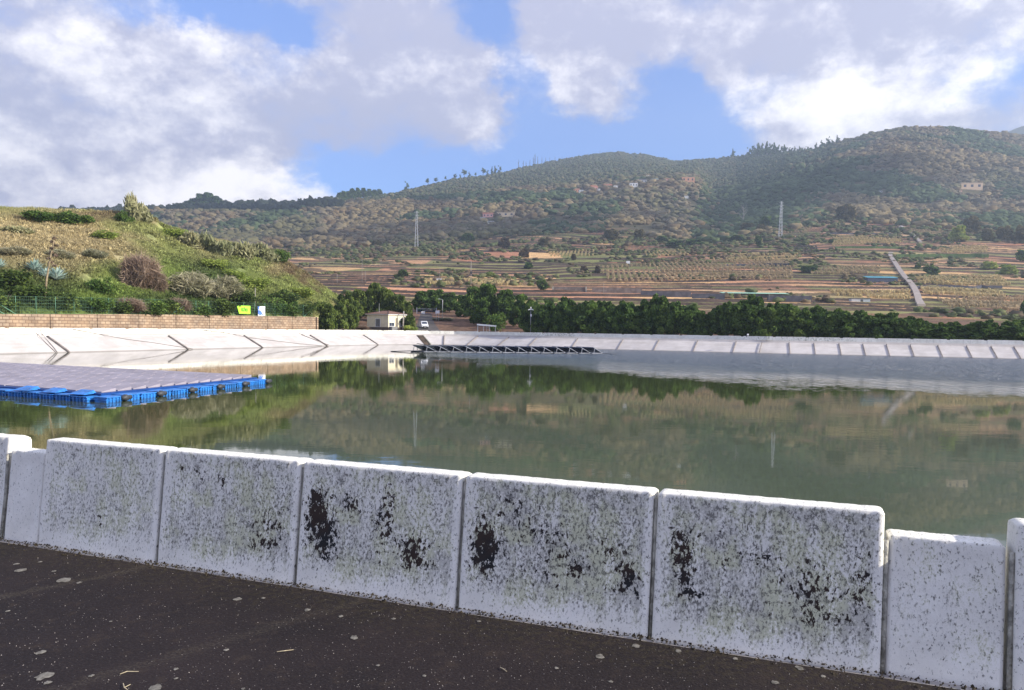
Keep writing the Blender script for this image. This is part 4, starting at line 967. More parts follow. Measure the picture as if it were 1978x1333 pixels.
for k in range(npst + 1):
    x = k * 2.75 + .3; c = CX + F * (A0[0] + dL[0] * x) / (A0[1] + dL[1] * x); h = float(foot_z(c))
    MB().tube([(x, 0, h - .2), (x, 0, h + 2.35)], .045, 6).build('fence_post', M['fence'], fe, True)
    if prev:
        for j in range(6): wires.beam((prev[0], 0, prev[1] + .05 + j * .45), (x, 0, h + .05 + j * .45), .022)
        for j in range(1, 11): wires.beam((prev[0] + (x - prev[0]) * j / 11, 0, prev[1]), (prev[0] + (x - prev[0]) * j / 11, 0, prev[1] + 2.3), .012)
    prev = (x, h)
wires.build('wire_mesh', M['fence_wire'], fe)
for cpx, sg in ((30, -1), (330, 1), (585, 1), (8, -1)):
    q = on_line(cpx, BR_OFF); x = float(np.dot(q - A0, dL)); h = float(foot_z(cpx))
    MB().beam((x, -.1, h), (x + 3.4 * sg * (1 if cpx != 585 else 1), -.1, h + 2.0), .09).build('brace', M['fence'], fe)
def fence_pt(px, py, d=-.12):
    q = on_line(px, BR_OFF + d); return at(px, py, q[1])
def banner(name, quad, mat, label, marks):
    P = [fence_pt(*q, .0) for q in quad]; c = sum(P, Vector()) / 4; off_ = Vector((-nL[0], -nL[1], 0))
    root = empty(name, c, label, 'banner')
    f = [p - c + off_ * .14 for p in P]; b = [p - c + off_ * .12 for p in P]
    mb = MB(); n = 8; rows = []
    for w_ in (f, b):
        g2 = []
        for j in range(n + 1):
            for i in range(n + 1):
                u, v = i / n, j / n; p = (w_[0] * (1 - u) + w_[1] * u) * (1 - v) + (w_[3] * (1 - u) + w_[2] * u) * v; g2.append(p + off_ * .03 * math.sin(u * 9 + v * 4))
        rows.append(g2)
    for gi, g2 in enumerate(rows):
        for j in range(n):
            for i in range(n):
                a = j * (n + 1) + i; q = (g2[a], g2[a + 1], g2[a + n + 2], g2[a + n + 1]); mb.quad(*(q if gi else q[::-1]))
    mb.build('cloth', mat, root)
    for nm, m2, polys in marks:
        mb = MB()
        for poly in polys:
            pts = []
            for (u, v) in poly: pts.append((f[0] * (1 - u) + f[1] * u) * (1 - v) + (f[3] * (1 - u) + f[2] * u) * v + off_ * (.035 + .03 * math.sin(u * 9 + v * 4)))
            mb.tube(pts, .055, 5) if nm == 'lettering' else mb.quad(*pts)
        mb.build(nm, m2, root)
arcp = lambda cx, cy, rx, ry_, a0, a1: [(cx + rx * math.cos(math.radians(a)), cy + ry_ * math.sin(math.radians(a))) for a in range(a0, a1 + 1, 30)]
banner('banner', [(456, 590), (482.5, 591), (482.5, 606.5), (461, 606)], simple('lime_cloth', (.42, .90, .06), .7, .05), 'lime green banner with small dark lettering hung on the fence',
       [('lettering', simple('dark_green_ink', (.08, .30, .05), .7, .1), [arcp(.33, .5, .05, .16, -330, -30), arcp(.44, .5, .05, .16, 60, 300), [(.53, .2), (.53, .66)], [(.49, .4), (.58, .4)], arcp(.64, .52, .05, .15, -330, -30), [(.72, .36), (.72, .68)]])])
banner('banner', [(496.5, 592), (511, 592), (511, 610), (497.5, 611)], simple('white_cloth', (.80, .82, .86), .7, .04), 'white banner with a blue swoosh hung on the fence beside the lime one',
       [('blue_print', simple('blue_ink', (.10, .22, .62), .7, .3), [[(0, .0), (.22, .0), (.16, .3), (0, .35)], [(0, .35), (.38, .42), (.55, .70), (.0, .75)], [(.0, .75), (.55, .70), (.75, .95), (.25, .9)]])])
q = on_line(493, BR_OFF + 1.5); a = at(493, 556, q[1]); b = at(493, 600, q[1])
tag(MB().tube([b, a], .05, 6).build('thin_pole', M['pale_bark'], None, True), 'thin pale pole rising behind the fence between the two banners', 'pole')

# ------------------------------------------------------------------ gatehouse and yard
M['cream'] = simple('cream_render', (.74, .68, .50), .9, .08, 1.5); M['roof'] = simple('roof_tile', (.20, .115, .085), .9, .3, 2.5, bump=.6); M['plinth'] = simple('plinth', (.11, .085, .075), .9, .3)
cx_ = at(750, 620, 180.); gz = grnd(cx_.x, 184) ; A_ = math.radians(35)
gh = empty('gatehouse', (cx_.x, 180, gz), 'small cream gatehouse with a brown hipped roof beside the parapet', 'house')
ex = Vector((-math.cos(A_), math.sin(A_), 0)); ey = Vector((math.sin(A_), math.cos(A_), 0))    # along left face / right face
Lx, Ly = 6.9, 6.0; ze = 4.2 - gz; zp = 0.75
def P3(u, v, z): p = ex * u + ey * v; return (p.x, p.y, z)
def gbox(u0, u1, v0, v1, z0, z1): return [P3(u0, v0, z0), P3(u0, v1, z0), P3(u1, v1, z0), P3(u1, v0, z0), P3(u0, v0, z1), P3(u0, v1, z1), P3(u1, v1, z1), P3(u1, v0, z1)]
MB().hexa(gbox(0, Lx, 0, Ly, zp, ze)).build('walls', M['cream'], gh)
MB().hexa(gbox(-.05, Lx + .05, -.05, Ly + .05, -1, zp - .003)).build('plinth', M['plinth'], gh)
MB().hexa(gbox(-.3, Lx + .3, -.3, Ly + .3, ze + .003, ze + .22)).build('cornice', M['white'], gh)
zr = at(742, 600, 183).z - gz
mb = MB(); e0 = [P3(-.45, -.45, ze + .225), P3(-.45, Ly + .45, ze + .225), P3(Lx + .45, Ly + .45, ze + .225), P3(Lx + .45, -.45, ze + .225)]; r0, r1 = P3(Lx * .40, Ly / 2, zr), P3(Lx * .60, Ly / 2, zr)
mb.quad(e0[0], e0[1], r0).quad(e0[2], e0[3], r1).quad(e0[1], e0[2], r1, r0).quad(e0[3], e0[0], r0, r1).quad(*e0[::-1])
rf = mb.build('roof', M['roof'], gh)
mb = MB()
for a, b in ((e0[0], r0), (e0[1], r0), (e0[2], r1), (e0[3], r1), (r0, r1)): mb.beam(a, b, .22, .14)
mb.build('ridge_tiles', simple('ridge', (.10, .06, .05), .9, .3), rf)
def win(u0, u1, z0, z1, face, grid=3, name='window'):
    mk = (lambda u, z, d: P3(u, -d, z)) if face == 'L' else (lambda u, z, d: P3(-d, u, z))
    mb = MB(); w = .09
    for a0, a1, b0, b1 in ((u0, u1, z0, z0 + w), (u0, u1, z1 - w, z1), (u0, u0 + w, z0 + w, z1 - w), (u1 - w, u1, z0 + w, z1 - w)) + tuple((u0 + (u1 - u0) * k / grid - .02, u0 + (u1 - u0) * k / grid + .02, z0 + w, z1 - w) for k in range(1, grid)):
        mb.hexa([mk(a0, b0, .0), mk(a1, b0, .0), mk(a1, b0, .06), mk(a0, b0, .06), mk(a0, b1, .0), mk(a1, b1, .0), mk(a1, b1, .06), mk(a0, b1, .06)])
    f = mb.build(name, M['white'], gh); MB().quad(mk(u0 + w, z0 + w, .02), mk(u1 - w, z0 + w, .02), mk(u1 - w, z1 - w, .02), mk(u0 + w, z1 - w, .02)).build('pane', M['glass'], f)
win(2.5, 4.1, .55 + .2, 2.75, 'L', 4); win(3.9, 5.0, .9, 2.9, 'R', 2); win(.25, 2.0, .9, 1.9, 'R', 2)
MB().hexa(gbox(-.07, 0, 2.45, 3.1, .76, 2.9)).build('door', simple('door', (.22, .19, .15), .6, .2), gh)
MB().hexa(gbox(-.9, -.1, .3, 2.2, -.2, .9)).build('service_box', simple('grey_box', (.20, .20, .20), .7, .2), gh)
a = at(732.5, 586, 183); MB().tube([(a.x - cx_.x, 3, zr - .6), (a.x - cx_.x, 3, a.z - gz)], .04, 6).build('aerial', M['galv'], gh)
# post and shrubs right of the gatehouse
a = at(780, 601, 182); b = at(778, 635, 182)
tag(MB().tube([(b.x, b.y, gz - .3), (a.x, a.y, a.z)], [.2, .12], 8).build('stump_post', M['pale_bark'], None, True), 'pale leaning post at the right corner of the gatehouse', 'post')
def bush_at(kind, px, ybot, Y, w, h, label, grp=None):
    global kk
    p = at(px, ybot, Y); z = grnd(p.x, Y); s = Y / F; kk += 1; top = at(px, ybot - h, Y).z
    return place(PB[kind][kk % len(PB[kind])], (p.x, Y, z - .05), (w * s * 1.2, w * s * 1.2, max(.5, top - z) * 1.15), None, label, 'bush', grp)
bush_at('dark', 792, 634, 184, 28, 34, 'rounded olive bush beside the right corner of the gatehouse'); bush_at('yellow', 790, 636, 181, 26, 10, 'low yellow-green plant below the olive bush', 'low plants by the parapet')
bush_at('yellow', 799, 637, 180, 18, 7, 'smaller yellow-green plant at the edge of the yard', 'low plants by the parapet')
bush_at('green', 960, 638, 187, 34, 40, 'light green fern-like shrub behind the open shelter')
bush_at('grey', 845, 621, 214, 26, 8, 'low grey-green hedge plant, left half of the hedge by the yard lamp', 'low hedge in the yard'); bush_at('grey', 864, 621, 214, 26, 9, 'low grey-green hedge plant, right half of the hedge by the yard lamp', 'low hedge in the yard')
bush_at('brown', 690, 636, 180, 34, 9, 'heap of dry reddish brushwood left of the gatehouse')
# yard surface: dark drive
mb = MB(); c0 = []
for (x, y) in ((790, 181), (835, 181), (870, 178), (846, 205), (833, 226), (812, 226), (803, 205)):
    X = (x - CX) / F * y; c0.append((X, y))
gx = MB()
ptsL = [(796, 178), (800, 190), (806, 205), (812, 232)]; ptsR = [(880, 178), (848, 190), (838, 205), (832, 232)]
for k in range(3):
    for j in range(6):
        def lp(T, t): a, b = T[k], T[k + 1]; return (a[0] * (1 - t) + b[0] * t, a[1] * (1 - t) + b[1] * t)
        q = [lp(ptsL, j / 6), lp(ptsR, j / 6), lp(ptsR, (j + 1) / 6), lp(ptsL, (j + 1) / 6)]
        gx.quad(*[((c - CX) / F * Y, Y, grnd((c - CX) / F * Y, Y) + .06) for c, Y in q])
tag(gx.build('drive', simple('drive_asphalt', (.085, .075, .07), .9, .2, .5)), 'grey drive running past the gatehouse to the gate', None, None, 'structure')
# van
def make_van():
    p = at(821, 634, 192); z = grnd(p.x, 192) + .08
    root = empty('van', (p.x, 192, z), 'small white van parked facing the parapet beside the gatehouse', 'van', None, math.radians(14))
    wp = simple('van_paint', (.82, .83, .85), .3, .03, spec=.6)
    prof = [(-.05, .35), (-.08, .75), (.05, .98), (.75, 1.12), (1.35, 1.72), (1.75, 1.86), (3.8, 1.84), (4.15, 1.6), (4.2, .45), (4.1, .30), (.1, .28)]
    mb = MB(); w = .84; n = len(prof)
    def X(y, z): return w * (1 - .13 * max(0, (z - 1.0)) / .85)
    for y, zz in prof: mb.v.append((-X(y, zz), y, zz))
    for y, zz in prof: mb.v.append((X(y, zz), y, zz))
    mb.f.append(tuple(range(n))); mb.f.append(tuple(range(2 * n - 1, n - 1, -1)))
    for k in range(n): k2 = (k + 1) % n; mb.f.append((k, k + n, k2 + n, k2))
    body = mb.build('body', wp, root, False, .05)
    MB().quad((-.66, .78, 1.165), (.66, .78, 1.165), (.60, 1.33, 1.715), (-.60, 1.33, 1.715)).build('windscreen', M['glass'], root)
    for s in (-1, 1):
        MB().quad((s * .835, 1.0, 1.18), (s * .82, 1.95, 1.18), (s * .775, 1.95, 1.62), (s * .775, 1.45, 1.62)).build('side_window', M['glass'], root)
        MB().box((s * .58, -.06, .78), (.32, .1, .2)).build('headlight', simple('lamp_glass', (.7, .72, .75), .15, .05, spec=.8), root, False, .02)
        MB().box((s * .95, 1.15, 1.15), (.18, .08, .2)).build('wing_mirror', M['rubber'], root, False, .02)
        for y in (.75, 3.35):
            wh = MB().tube([(s * .66, y, .30), (s * .86, y, .30)], .30, 16).build('wheel', M['rubber'], root); MB().tube([(s * .80, y, .30), (s * .875, y, .30)], .17, 10).build('rim', M['galv'], wh)
    MB().box((0, -.10, .62), (.8, .08, .12)).build('grille', M['rubber'], root); MB().box((0, -.08, .40), (1.62, .14, .16)).build('bumper', M['dark_metal'], root); MB().box((0, -.17, .42), (.5, .02, .11)).build('number_plate', M['white'], root)
make_van()
# gate, signs, lamps
p0, p1 = at(806, 614, 230), at(842, 612, 230); z = grnd(p0.x, 230)
gt = empty('metal_gate', (p0.x, 230, z), 'dark blue metal gate across the drive under the dark trees', 'gate'); w = p1.x - p0.x
mb = MB()
for k in range(12): mb.box((w * k / 11, 0, .75), (.05, .05, 1.4))
mb.build('bars', M['blue_dark'], gt); MB().box((w / 2, .0, 1.5), (w, .07, .08)).build('top_rail', M['galv'], gt); MB().box((w / 2, 0, .1), (w, .07, .08)).build('bottom_rail', M['blue_dark'], gt)
for x in (-.15, w + .15): MB().box((x, 0, .95), (.16, .16, 1.9)).build('gate_post', M['galv'], gt)
def sign(px, yt, yb, Y, wpx, label):
    a, b = at(px, yt, Y), at(px, yb, Y); z = grnd(a.x, Y); w = wpx / F * Y
    root = empty('sign', (a.x, Y, z), label, 'sign', 'white notice signs at the gate')
    MB().box((0, 0, (a.z + b.z) / 2 - z), (w, .05, a.z - b.z)).build('board', M['white'], root)
    for s in (-1, 1): MB().box((s * w * .3, .06, (b.z - z) / 2), (.07, .05, b.z - z + .4)).build('sign_post', M['galv'], root)
sign(817.5, 601.5, 606, 229, 7, 'small white sign hanging at the gate, left of the pair'); sign(845, 600, 605.5, 212, 8, 'white sign on posts rising out of the low hedge')
a = at(855, 577.5, 216); z = grnd(a.x, 216); h = a.z - z
lp_ = empty('street_lamp', (a.x, 216, z), 'slender grey street lamp with a curved arm behind the low hedge', 'street lamp')
MB().tube([(0, 0, 0), (0, 0, h * .6), (0, 0, h * .93), (-.25, 0, h * .985), (-.8, 0, h)], [.09, .07, .055, .045, .04], 8).build('pole', M['galv'], lp_, True); MB().box((-1.0, 0, h - .02), (.55, .2, .1)).build('lamp_head', M['white'], lp_, False, .03)
a = at(1025.5, 594, 172); z = grnd(a.x, 172); h = a.z - z
lp_ = empty('camera_mast', (a.x, 172, z), 'tall thin mast with white double head and small white box before the dark trees', 'mast')
MB().tube([(0, 0, 0), (0, 0, h - .3)], [.07, .05], 8).build('pole', M['galv'], lp_, True)
for s in (-1, 1): MB().hexa([(s * .05, -.2, h - .5), (s * .62, -.2, h - .62), (s * .62, .2, h - .62), (s * .05, .2, h - .5), (s * .05, -.2, h - .22), (s * .62, -.2, h - .5), (s * .62, .2, h - .5), (s * .05, .2, h - .22)][::(1 if s > 0 else 1)]).build('lamp_head', M['white'], lp_)
MB().box((0, 0, h - .05), (.25, .25, .35)).build('cap', M['white'], lp_, False, .04); MB().box((.05, -.12, h - 1.75), (.34, .25, .5)).build('control_box', M['white'], lp_, False, .03)
a = at(1443.5, 645, 141); cc_ = empty('camera', (a.x, a.y, .7), 'tiny white and black camera unit on top of the far right parapet', 'camera')
MB().box((.1, 0, .28), (.3, .25, .28)).build('housing', M['white'], cc_, False, .04); MB().tube([(-.1, 0, -.2), (-.1, 0, .2)], .06, 6).build('mount', M['dark_metal'], cc_)
# open shelter
a = at(923, 626.5, 181); b = at(957, 629.5, 181); z = grnd(a.x, 181); w = b.x - a.x
sh_ = empty('shelter', (a.x, 181, z), 'open shelter with a thin flat roof on slim posts behind the parapet', 'shelter')
hA, hB = a.z - z, b.z - z
MB().hexa([(-.2, -1, hA - .25), (w + .2, -1, hB - .25), (w + .2, 1.2, hB + .02), (-.2, 1.2, hA + .02), (-.2, -1, hA - .15), (w + .2, -1, hB - .15), (w + .2, 1.2, hB + .12), (-.2, 1.2, hA + .12)]).build('roof', M['galv'], sh_)
for x, y in ((0, -.8), (w * .33, -.8), (w * .66, -.8), (w, -.8), (0, 1), (w * .5, 1), (w, 1)): MB().box((x, y, (hA - .2) / 2), (.09, .09, hA - .2)).build('post', M['galv'], sh_)

# ------------------------------------------------------------------ floating deck with flat modules
WZ = -2.3
Cn = at_z(196, 763, WZ + .36); Tn = at_z(512, 729.5, WZ + .36); Bn = at_z(-10, 743, WZ + .36)
u_ = Vector((Tn.x - Cn.x, Tn.y - Cn.y, 0)); LU = u_.length; u_.normalize(); v_ = Vector((-u_.y, u_.x, 0))
if v_.dot(Bn - Cn) < 0: v_ = -v_
bd = Vector((Bn.x - Cn.x, Bn.y - Cn.y, 0)); v_ = (v_ * .35 + bd.normalized() * .65).normalized()
dk = empty('floating_deck', (Cn.x, Cn.y, WZ), 'large floating deck of flat lilac grey modules edged with bright blue floats', 'floating deck')
M['module'] = simple('module_top', (.30, .275, .315), .6, .16, .6, spec=.3)
nU, nV = 12, 22; mu = (LU - 1.0) / nU; mv = 1.9
def D(u, v, z): p = u_ * u + v_ * v; return (p.x, p.y, z)
rest_mb = MB()
M['module_edge'] = M['blue_dark']
cnt = 0
for j in range(nV):
    for i in range(nU):
        u0 = .8 + i * mu; v0 = .9 + j * mv + (mv * .5 if i % 2 else 0) * 0
        z0 = .40; t = .12
        P = [D(u0 + .07, v0 + .06, z0 - .05), D(u0 + mu - .07, v0 + .06, z0 - .05), D(u0 + mu - .07, v0 + mv - .06, z0 - .05), D(u0 + .07, v0 + mv - .06, z0 - .05),
             D(u0 + .07, v0 + .06, z0), D(u0 + mu - .07, v0 + .06, z0 + t), D(u0 + mu - .07, v0 + mv - .06, z0 + t), D(u0 + .07, v0 + mv - .06, z0)]
        if cnt < 99: MB().hexa(P).build('deck_module', M['module'], dk)
        else: rest_mb.hexa(P)
        cnt += 1
tag(rest_mb.build('far_deck_modules', M['module'], dk), None, None, None, 'stuff')
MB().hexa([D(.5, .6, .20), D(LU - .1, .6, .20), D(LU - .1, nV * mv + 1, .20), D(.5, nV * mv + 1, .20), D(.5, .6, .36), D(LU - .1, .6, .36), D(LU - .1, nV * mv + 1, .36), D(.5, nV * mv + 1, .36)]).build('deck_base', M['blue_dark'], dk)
def float_mesh(name, o_, a_, b_, L, W_, Hh):
    """ribbed hollow float: body with flanges and lugs"""
    mb = MB(); o_ = Vector(o_)
    def bx(a0, a1, b0, b1, z0, z1): mb.hexa([tuple(o_ + a_ * a + b_ * b + Vector((0, 0, z))) for z in (z0, z1) for a, b in ((a0, b0), (a1, b0), (a1, b1), (a0, b1))])
    bx(.05, L - .05, .06, W_ - .05, -.12, Hh); bx(.0, L, .02, W_, Hh * .42, Hh * .55); bx(0.03, L - .03, .0, W_, Hh, Hh + .05)
    for k in range(4): a = L * (.2 + k * .2); bx(a - .035, a + .035, .0, .06, -.1, Hh)
    return mb.build(name, M['blue'], dk, False, .015)
k = 0; u = 0.0
while u < LU - .7:
    L = 1.15
    float_mesh('float', D(u, -.35, 0), u_, v_, L, .95, .20 + .03 * (k % 2)); u += L + .03; k += 1
v = .75; k = 0
while v < 14:
    float_mesh('float', D(-.25, v, 0), v_, u_, 1.2, .9, .20 + .03 * (k % 2)); v += 1.23; k += 1
u = 1.0; k = 0
while u < LU:
    mb = MB().tube([D(u - .05, -.40, .16), D(u + .55, -.40, .16)], .11, 8); mb.tube([D(u + .2, -.5, .16), D(u + .2, -.3, .16)], .15, 8)
    mb.build('mooring_fitting', M['dark_metal'], dk, True); u += 2.55; k += 1
for k in range(3): MB().hexa([D(-.2, 1 + k * 2.1, .32), D(.7, 1.1 + k * 2.1, .32), D(.7, 2.2 + k * 2.1, .32), D(-.2, 2.2 + k * 2.1, .32), D(-.1, 1.1 + k * 2.1, .36), D(.6, 1.2 + k * 2.1, .50), D(.6, 2.1 + k * 2.1, .50), D(-.1, 2.1 + k * 2.1, .36)]).build('hatch_float', M['blue'], dk, False, .02)

# ------------------------------------------------------------------ row of tilted solar rafts at the far bank
M['pv'] = simple('pv_glass', (.05, .075, .16), .2, .2, 2.0, spec=.8); M['raft_steel'] = simple('raft_steel', (.27, .29, .34), .5, .15, metal=.3); M['pv_back'] = simple('pv_back', (.06, .08, .14), .5, .3)
def make_raft():
    root = empty('solar_raft', (0, 0, 0), 'raft', 'solar raft')
    # local: x along the row, panel leans; 2.15 m pitch, 4 m deep
    x0, x1 = 0.15, -1.55; zt, zl = 1.02, .22; Dp = 4.2
    MB().hexa([(x0, 0, zl), (x0, Dp, zl), (x1, Dp, zt), (x1, 0, zt), (x0, 0, zl + .05), (x0, Dp, zl + .05), (x1, Dp, zt + .05), (x1, 0, zt + .05)]).build('solar_panel', M['pv'], root)
    mb = MB()
    for y in (-.03, Dp * .5, Dp + .03): mb.beam((x0 + .25, y, zl - .12), (x1 - .05, y, zt + .0), .055, .055)
    mb.beam((x1, -.03, zt - .02), (x1, Dp, zt - .02), .07); mb.beam((x0, -.03, zl - .04), (x0, Dp, zl - .04), .07)
    mb.build('panel_frame', M['raft_steel'], root)
    mb = MB()
    for y in (0, Dp): mb.beam((x1 + .25, y, zt - .15), (x1 + .05, y, .12), .06); mb.beam((x1 - .35, y, .12), (x0 + .3, y, .12), .08)
    mb.beam((x1 + .05, -.02, .12), (x1 + .05, Dp + .02, .12), .06)
    mb.build('struts', M['raft_steel'], root)
    for y in (.15, Dp - .15): MB().tube([(x1 - .35, y, .02), (x0 + .35, y, .02)], .12, 8).build('pontoon', M['dark_metal'], root, True)
    return root
rp_ = make_raft()
a = at_z(822, 681, WZ); b = at_z(1168, 684, WZ); a = Vector((a.x, a.y, WZ)); b = Vector((b.x, b.y, WZ)); n_r = 14
dr = (b - a); rz = math.atan2(dr.y, dr.x); step = dr.length / (n_r - .0)
for k in range(n_r):
    o = place(rp_, a + dr * ((k + .7) / n_r), (step / 2.0, 1, 1.0), rz + math.radians(24), 'tilted dark blue solar raft on a light steel frame, floating in the long row' if 0 < k < n_r - 1 else ('last tilted solar raft at the right end of the row' if k else 'first tilted solar raft at the left end of the row, by the ramp'), 'solar raft', 'solar rafts in a row by the far bank')
q0 = a + Vector((-.5, .3, .25)); tag(MB().tube([q0, q0 + Vector((-2.4, 1, -.1)), q0 + Vector((-5, 1.6, -.22))], .07, 6).tube([q0 + Vector((-.8, .3, .1)), q0 + Vector((-.9, .3, 1.1)), q0 + Vector((1.2, .3, .7))], .05, 5).build('mooring_line', M['dark_metal'], None, True), 'dark mooring line and stanchion trailing left from the solar rafts', 'mooring line')
q0 = b; tag(MB().tube([q0 + Vector((-.4, 0, .08)), q0 + Vector((1.0, 0, .04)), q0 + Vector((1.9, 0, .02))], .05, 6).build('mooring_line', M['dark_metal'], None, True), 'short dark mooring line on the water right of the last solar raft', 'mooring line')
# ------------------------------------------------------------------ the wood on the hills
def ico(sub=1):
    t = (1 + 5 ** .5) / 2
    v = [(-1, t, 0), (1, t, 0), (-1, -t, 0), (1, -t, 0), (0, -1, t), (0, 1, t), (0, -1, -t), (0, 1, -t), (t, 0, -1), (t, 0, 1), (-t, 0, -1), (-t, 0, 1)]
    f = [(0, 11, 5), (0, 5, 1), (0, 1, 7), (0, 7, 10), (0, 10, 11), (1, 5, 9), (5, 11, 4), (11, 10, 2), (10, 7, 6), (7, 1, 8), (3, 9, 4), (3, 4, 2), (3, 2, 6), (3, 6, 8), (3, 8, 9), (4, 9, 5), (2, 4, 11), (6, 2, 10), (8, 6, 7), (9, 8, 1)]
    v = [np.array(p) / np.linalg.norm(p) for p in v]
    for _ in range(sub):
        mid = {}; nf = []
        def m(a, b):
            k = (min(a, b), max(a, b))
            if k not in mid: p = v[a] + v[b]; v.append(p / np.linalg.norm(p)); mid[k] = len(v) - 1
            return mid[k]
        for a, b, c in f: x, y, z = m(a, b), m(b, c), m(c, a); nf += [(a, x, z), (b, y, x), (c, z, y), (x, y, z)]
        f = nf
    return np.array(v), np.array(f)
IV, IF = ico(1)
def crown_set(X, Y, Z, R, Hh, colr, name, label, seed=3):
    r = np.random.RandomState(seed); n = len(X)
    disp = 1 + (r.rand(n, len(IV)) - .5) * 1.1
    ca, sa = np.cos(r.rand(n) * 6.28), np.sin(r.rand(n) * 6.28); ca = ca / np.hypot(ca, sa); sa = np.sign(sa) * np.sqrt(np.clip(1 - ca ** 2, 0, 1))
    P = IV[None] * disp[..., None]
    x = P[..., 0] * ca[:, None] - P[..., 1] * sa[:, None]; y = P[..., 0] * sa[:, None] + P[..., 1] * ca[:, None]; z = P[..., 2]
    V = np.stack([X[:, None] + x * R[:, None], Y[:, None] + y * R[:, None], Z[:, None] + Hh[:, None] * (.5 + .52 * z)], -1).reshape(-1, 3)
    Fq = (IF[None] + (np.arange(n) * len(IV))[:, None, None]).reshape(-1, 3)
    C = np.repeat(colr * r.uniform(.90, 1.10, (n, 1)), len(IV), 0) * r.uniform(.86, 1.14, (n * len(IV), 1))
    return tag(mesh_np(name, V, Fq, M['crowns'], None, False, {'cover': C}), label, 'wood', None, 'stuff')
r = np.random.RandomState(11)
N = 230000
c = r.uniform(120, 2120, N); Y = (r.rand(N) * (3100. ** 2 - 880. ** 2) + 880. ** 2) ** .5
rdc = np.interp(c, CCf, rd); rdmax = rdc + 30
X = (c - CX) / F * Y
lowB = np.interp(c, (-900, 600, 1000, 1200, 1370, 1460, 1600, 1978), (1000, 1000, 1050, 1040, 900, 960, 1060, 930)) - 120 * (fbm(X / 90, Y / 90, 3, 8) - .5)
spd = np.interp(c, CCf, rowf(sp_d))
dn = fbm(X / 70, Y / 70, 3, 77)
zone_far = (Y > spd + 120) & (c > 560) & (c < 1420)
prob = np.where(zone_far, .42, .62) * sstep(.30, .52, dn + .10 * sstep(0, 100, Y - lowB)) * sstep(0, 90, Y - lowB + 40)
keep = (Y < rdmax) & (Y > lowB - 20) & (r.rand(N) < prob)
c, X, Y, spd = c[keep], X[keep], Y[keep], spd[keep]; Z = ground(X, Y)
py = photo_y(X, Y, Z)[1]; n = len(X)
OCH, GBR, OLV, DGN, BLK, RUS = (0.37, 0.29, 0.165), (0.28, 0.235, 0.165), (0.21, 0.205, 0.105), (0.085, 0.12, 0.06), (0.05, 0.065, 0.045), (0.25, 0.17, 0.10)
t1 = fbm(X / 130, Y / 190, 4, 91) + (r.rand(n) - .5) * .13; 
colr = np.where((t1 > .585)[:, None], OCH, np.where((t1 > .53)[:, None], RUS, np.where((t1 > .43)[:, None], GBR, OLV)))
colr = colr * .62 + .38 * np.array((0.21, 0.185, 0.12))
g2 = fbm(X / 110 + 5, Y / 150, 3, 93) + (r.rand(n) - .5) * .12
colr = np.where((g2 > .58)[:, None], np.array(DGN) * 1.25, colr)
rav = np.exp(-((c - 1385 - (py - 400) * -.15) / 55) ** 2) * sstep(330, 370, py) * (r.rand(n) < .85)
colr = np.where((rav > .45)[:, None], np.where((r.rand(n) < .6)[:, None], DGN, (0.13, 0.18, 0.075)), colr)
ll = (c < 660) & (Y > 1480); colr = np.where(ll[:, None], BLK, colr)
llb = (c < 1500) & (c > 640) & (Y > spd + 120); colr = np.where(llb[:, None], np.where((r.rand(n) < .75)[:, None], (0.14, 0.165, 0.09), (0.20, 0.19, 0.11)), colr)
pin = (c > 1410) & (c < 1600) & (py < 350 + (c - 1500) * -.1); colr = np.where((pin & (r.rand(n) < .8))[:, None], (0.08, 0.11, 0.06), colr)
R = r.uniform(3.0, 6.4, n) * np.where(r.rand(n) < .12, 1.4, 1); Hh = R * r.uniform(.85, 1.35, n)
R = np.where(llb, R * .62, R); Hh = np.where(ll, Hh * 1.6, np.where(llb, Hh * .75, Hh)); R = np.where(pin, R * .7, R)
HB = [(1112, 372, 12, 8), (1122, 373, 10, 6), (1146, 369, 13, 11), (1158, 370, 10, 5), (1172, 363, 16, 8), (1187, 366, 8, 7), (1200, 356, 30, 4), (1221, 362, 15, 9), (1238, 354, 16, 9), (1249, 345, 9, 7), (1262, 352, 12, 7),
      (1288, 350, 18, 6), (1325, 353, 24, 11), (1322, 384, 8, 5), (1866, 367, 38, 14), (1846, 366, 10, 9), (943, 420, 20, 10), (930, 426, 16, 6), (945, 433, 20, 6), (977, 419, 34, 9), (1690, 375, 10, 4)]
clear = np.zeros(n, bool)
for hx, hy, hw_, hh_ in HB:
    q = hit(hx, hy); clear |= (np.abs(c - hx) < hw_ * .5 + 3) & (Y > q.y - 34) & (Y < q.y + 16)
c, X, Y, Z, R, Hh, colr = (a[~clear] for a in (c, X, Y, Z, R, Hh, colr))
crown_set(X, Y, Z - .5, R, Hh, colr, 'hillside_wood', 'autumn brown and dark green woodland covering the upper hills')
print('wood', n)
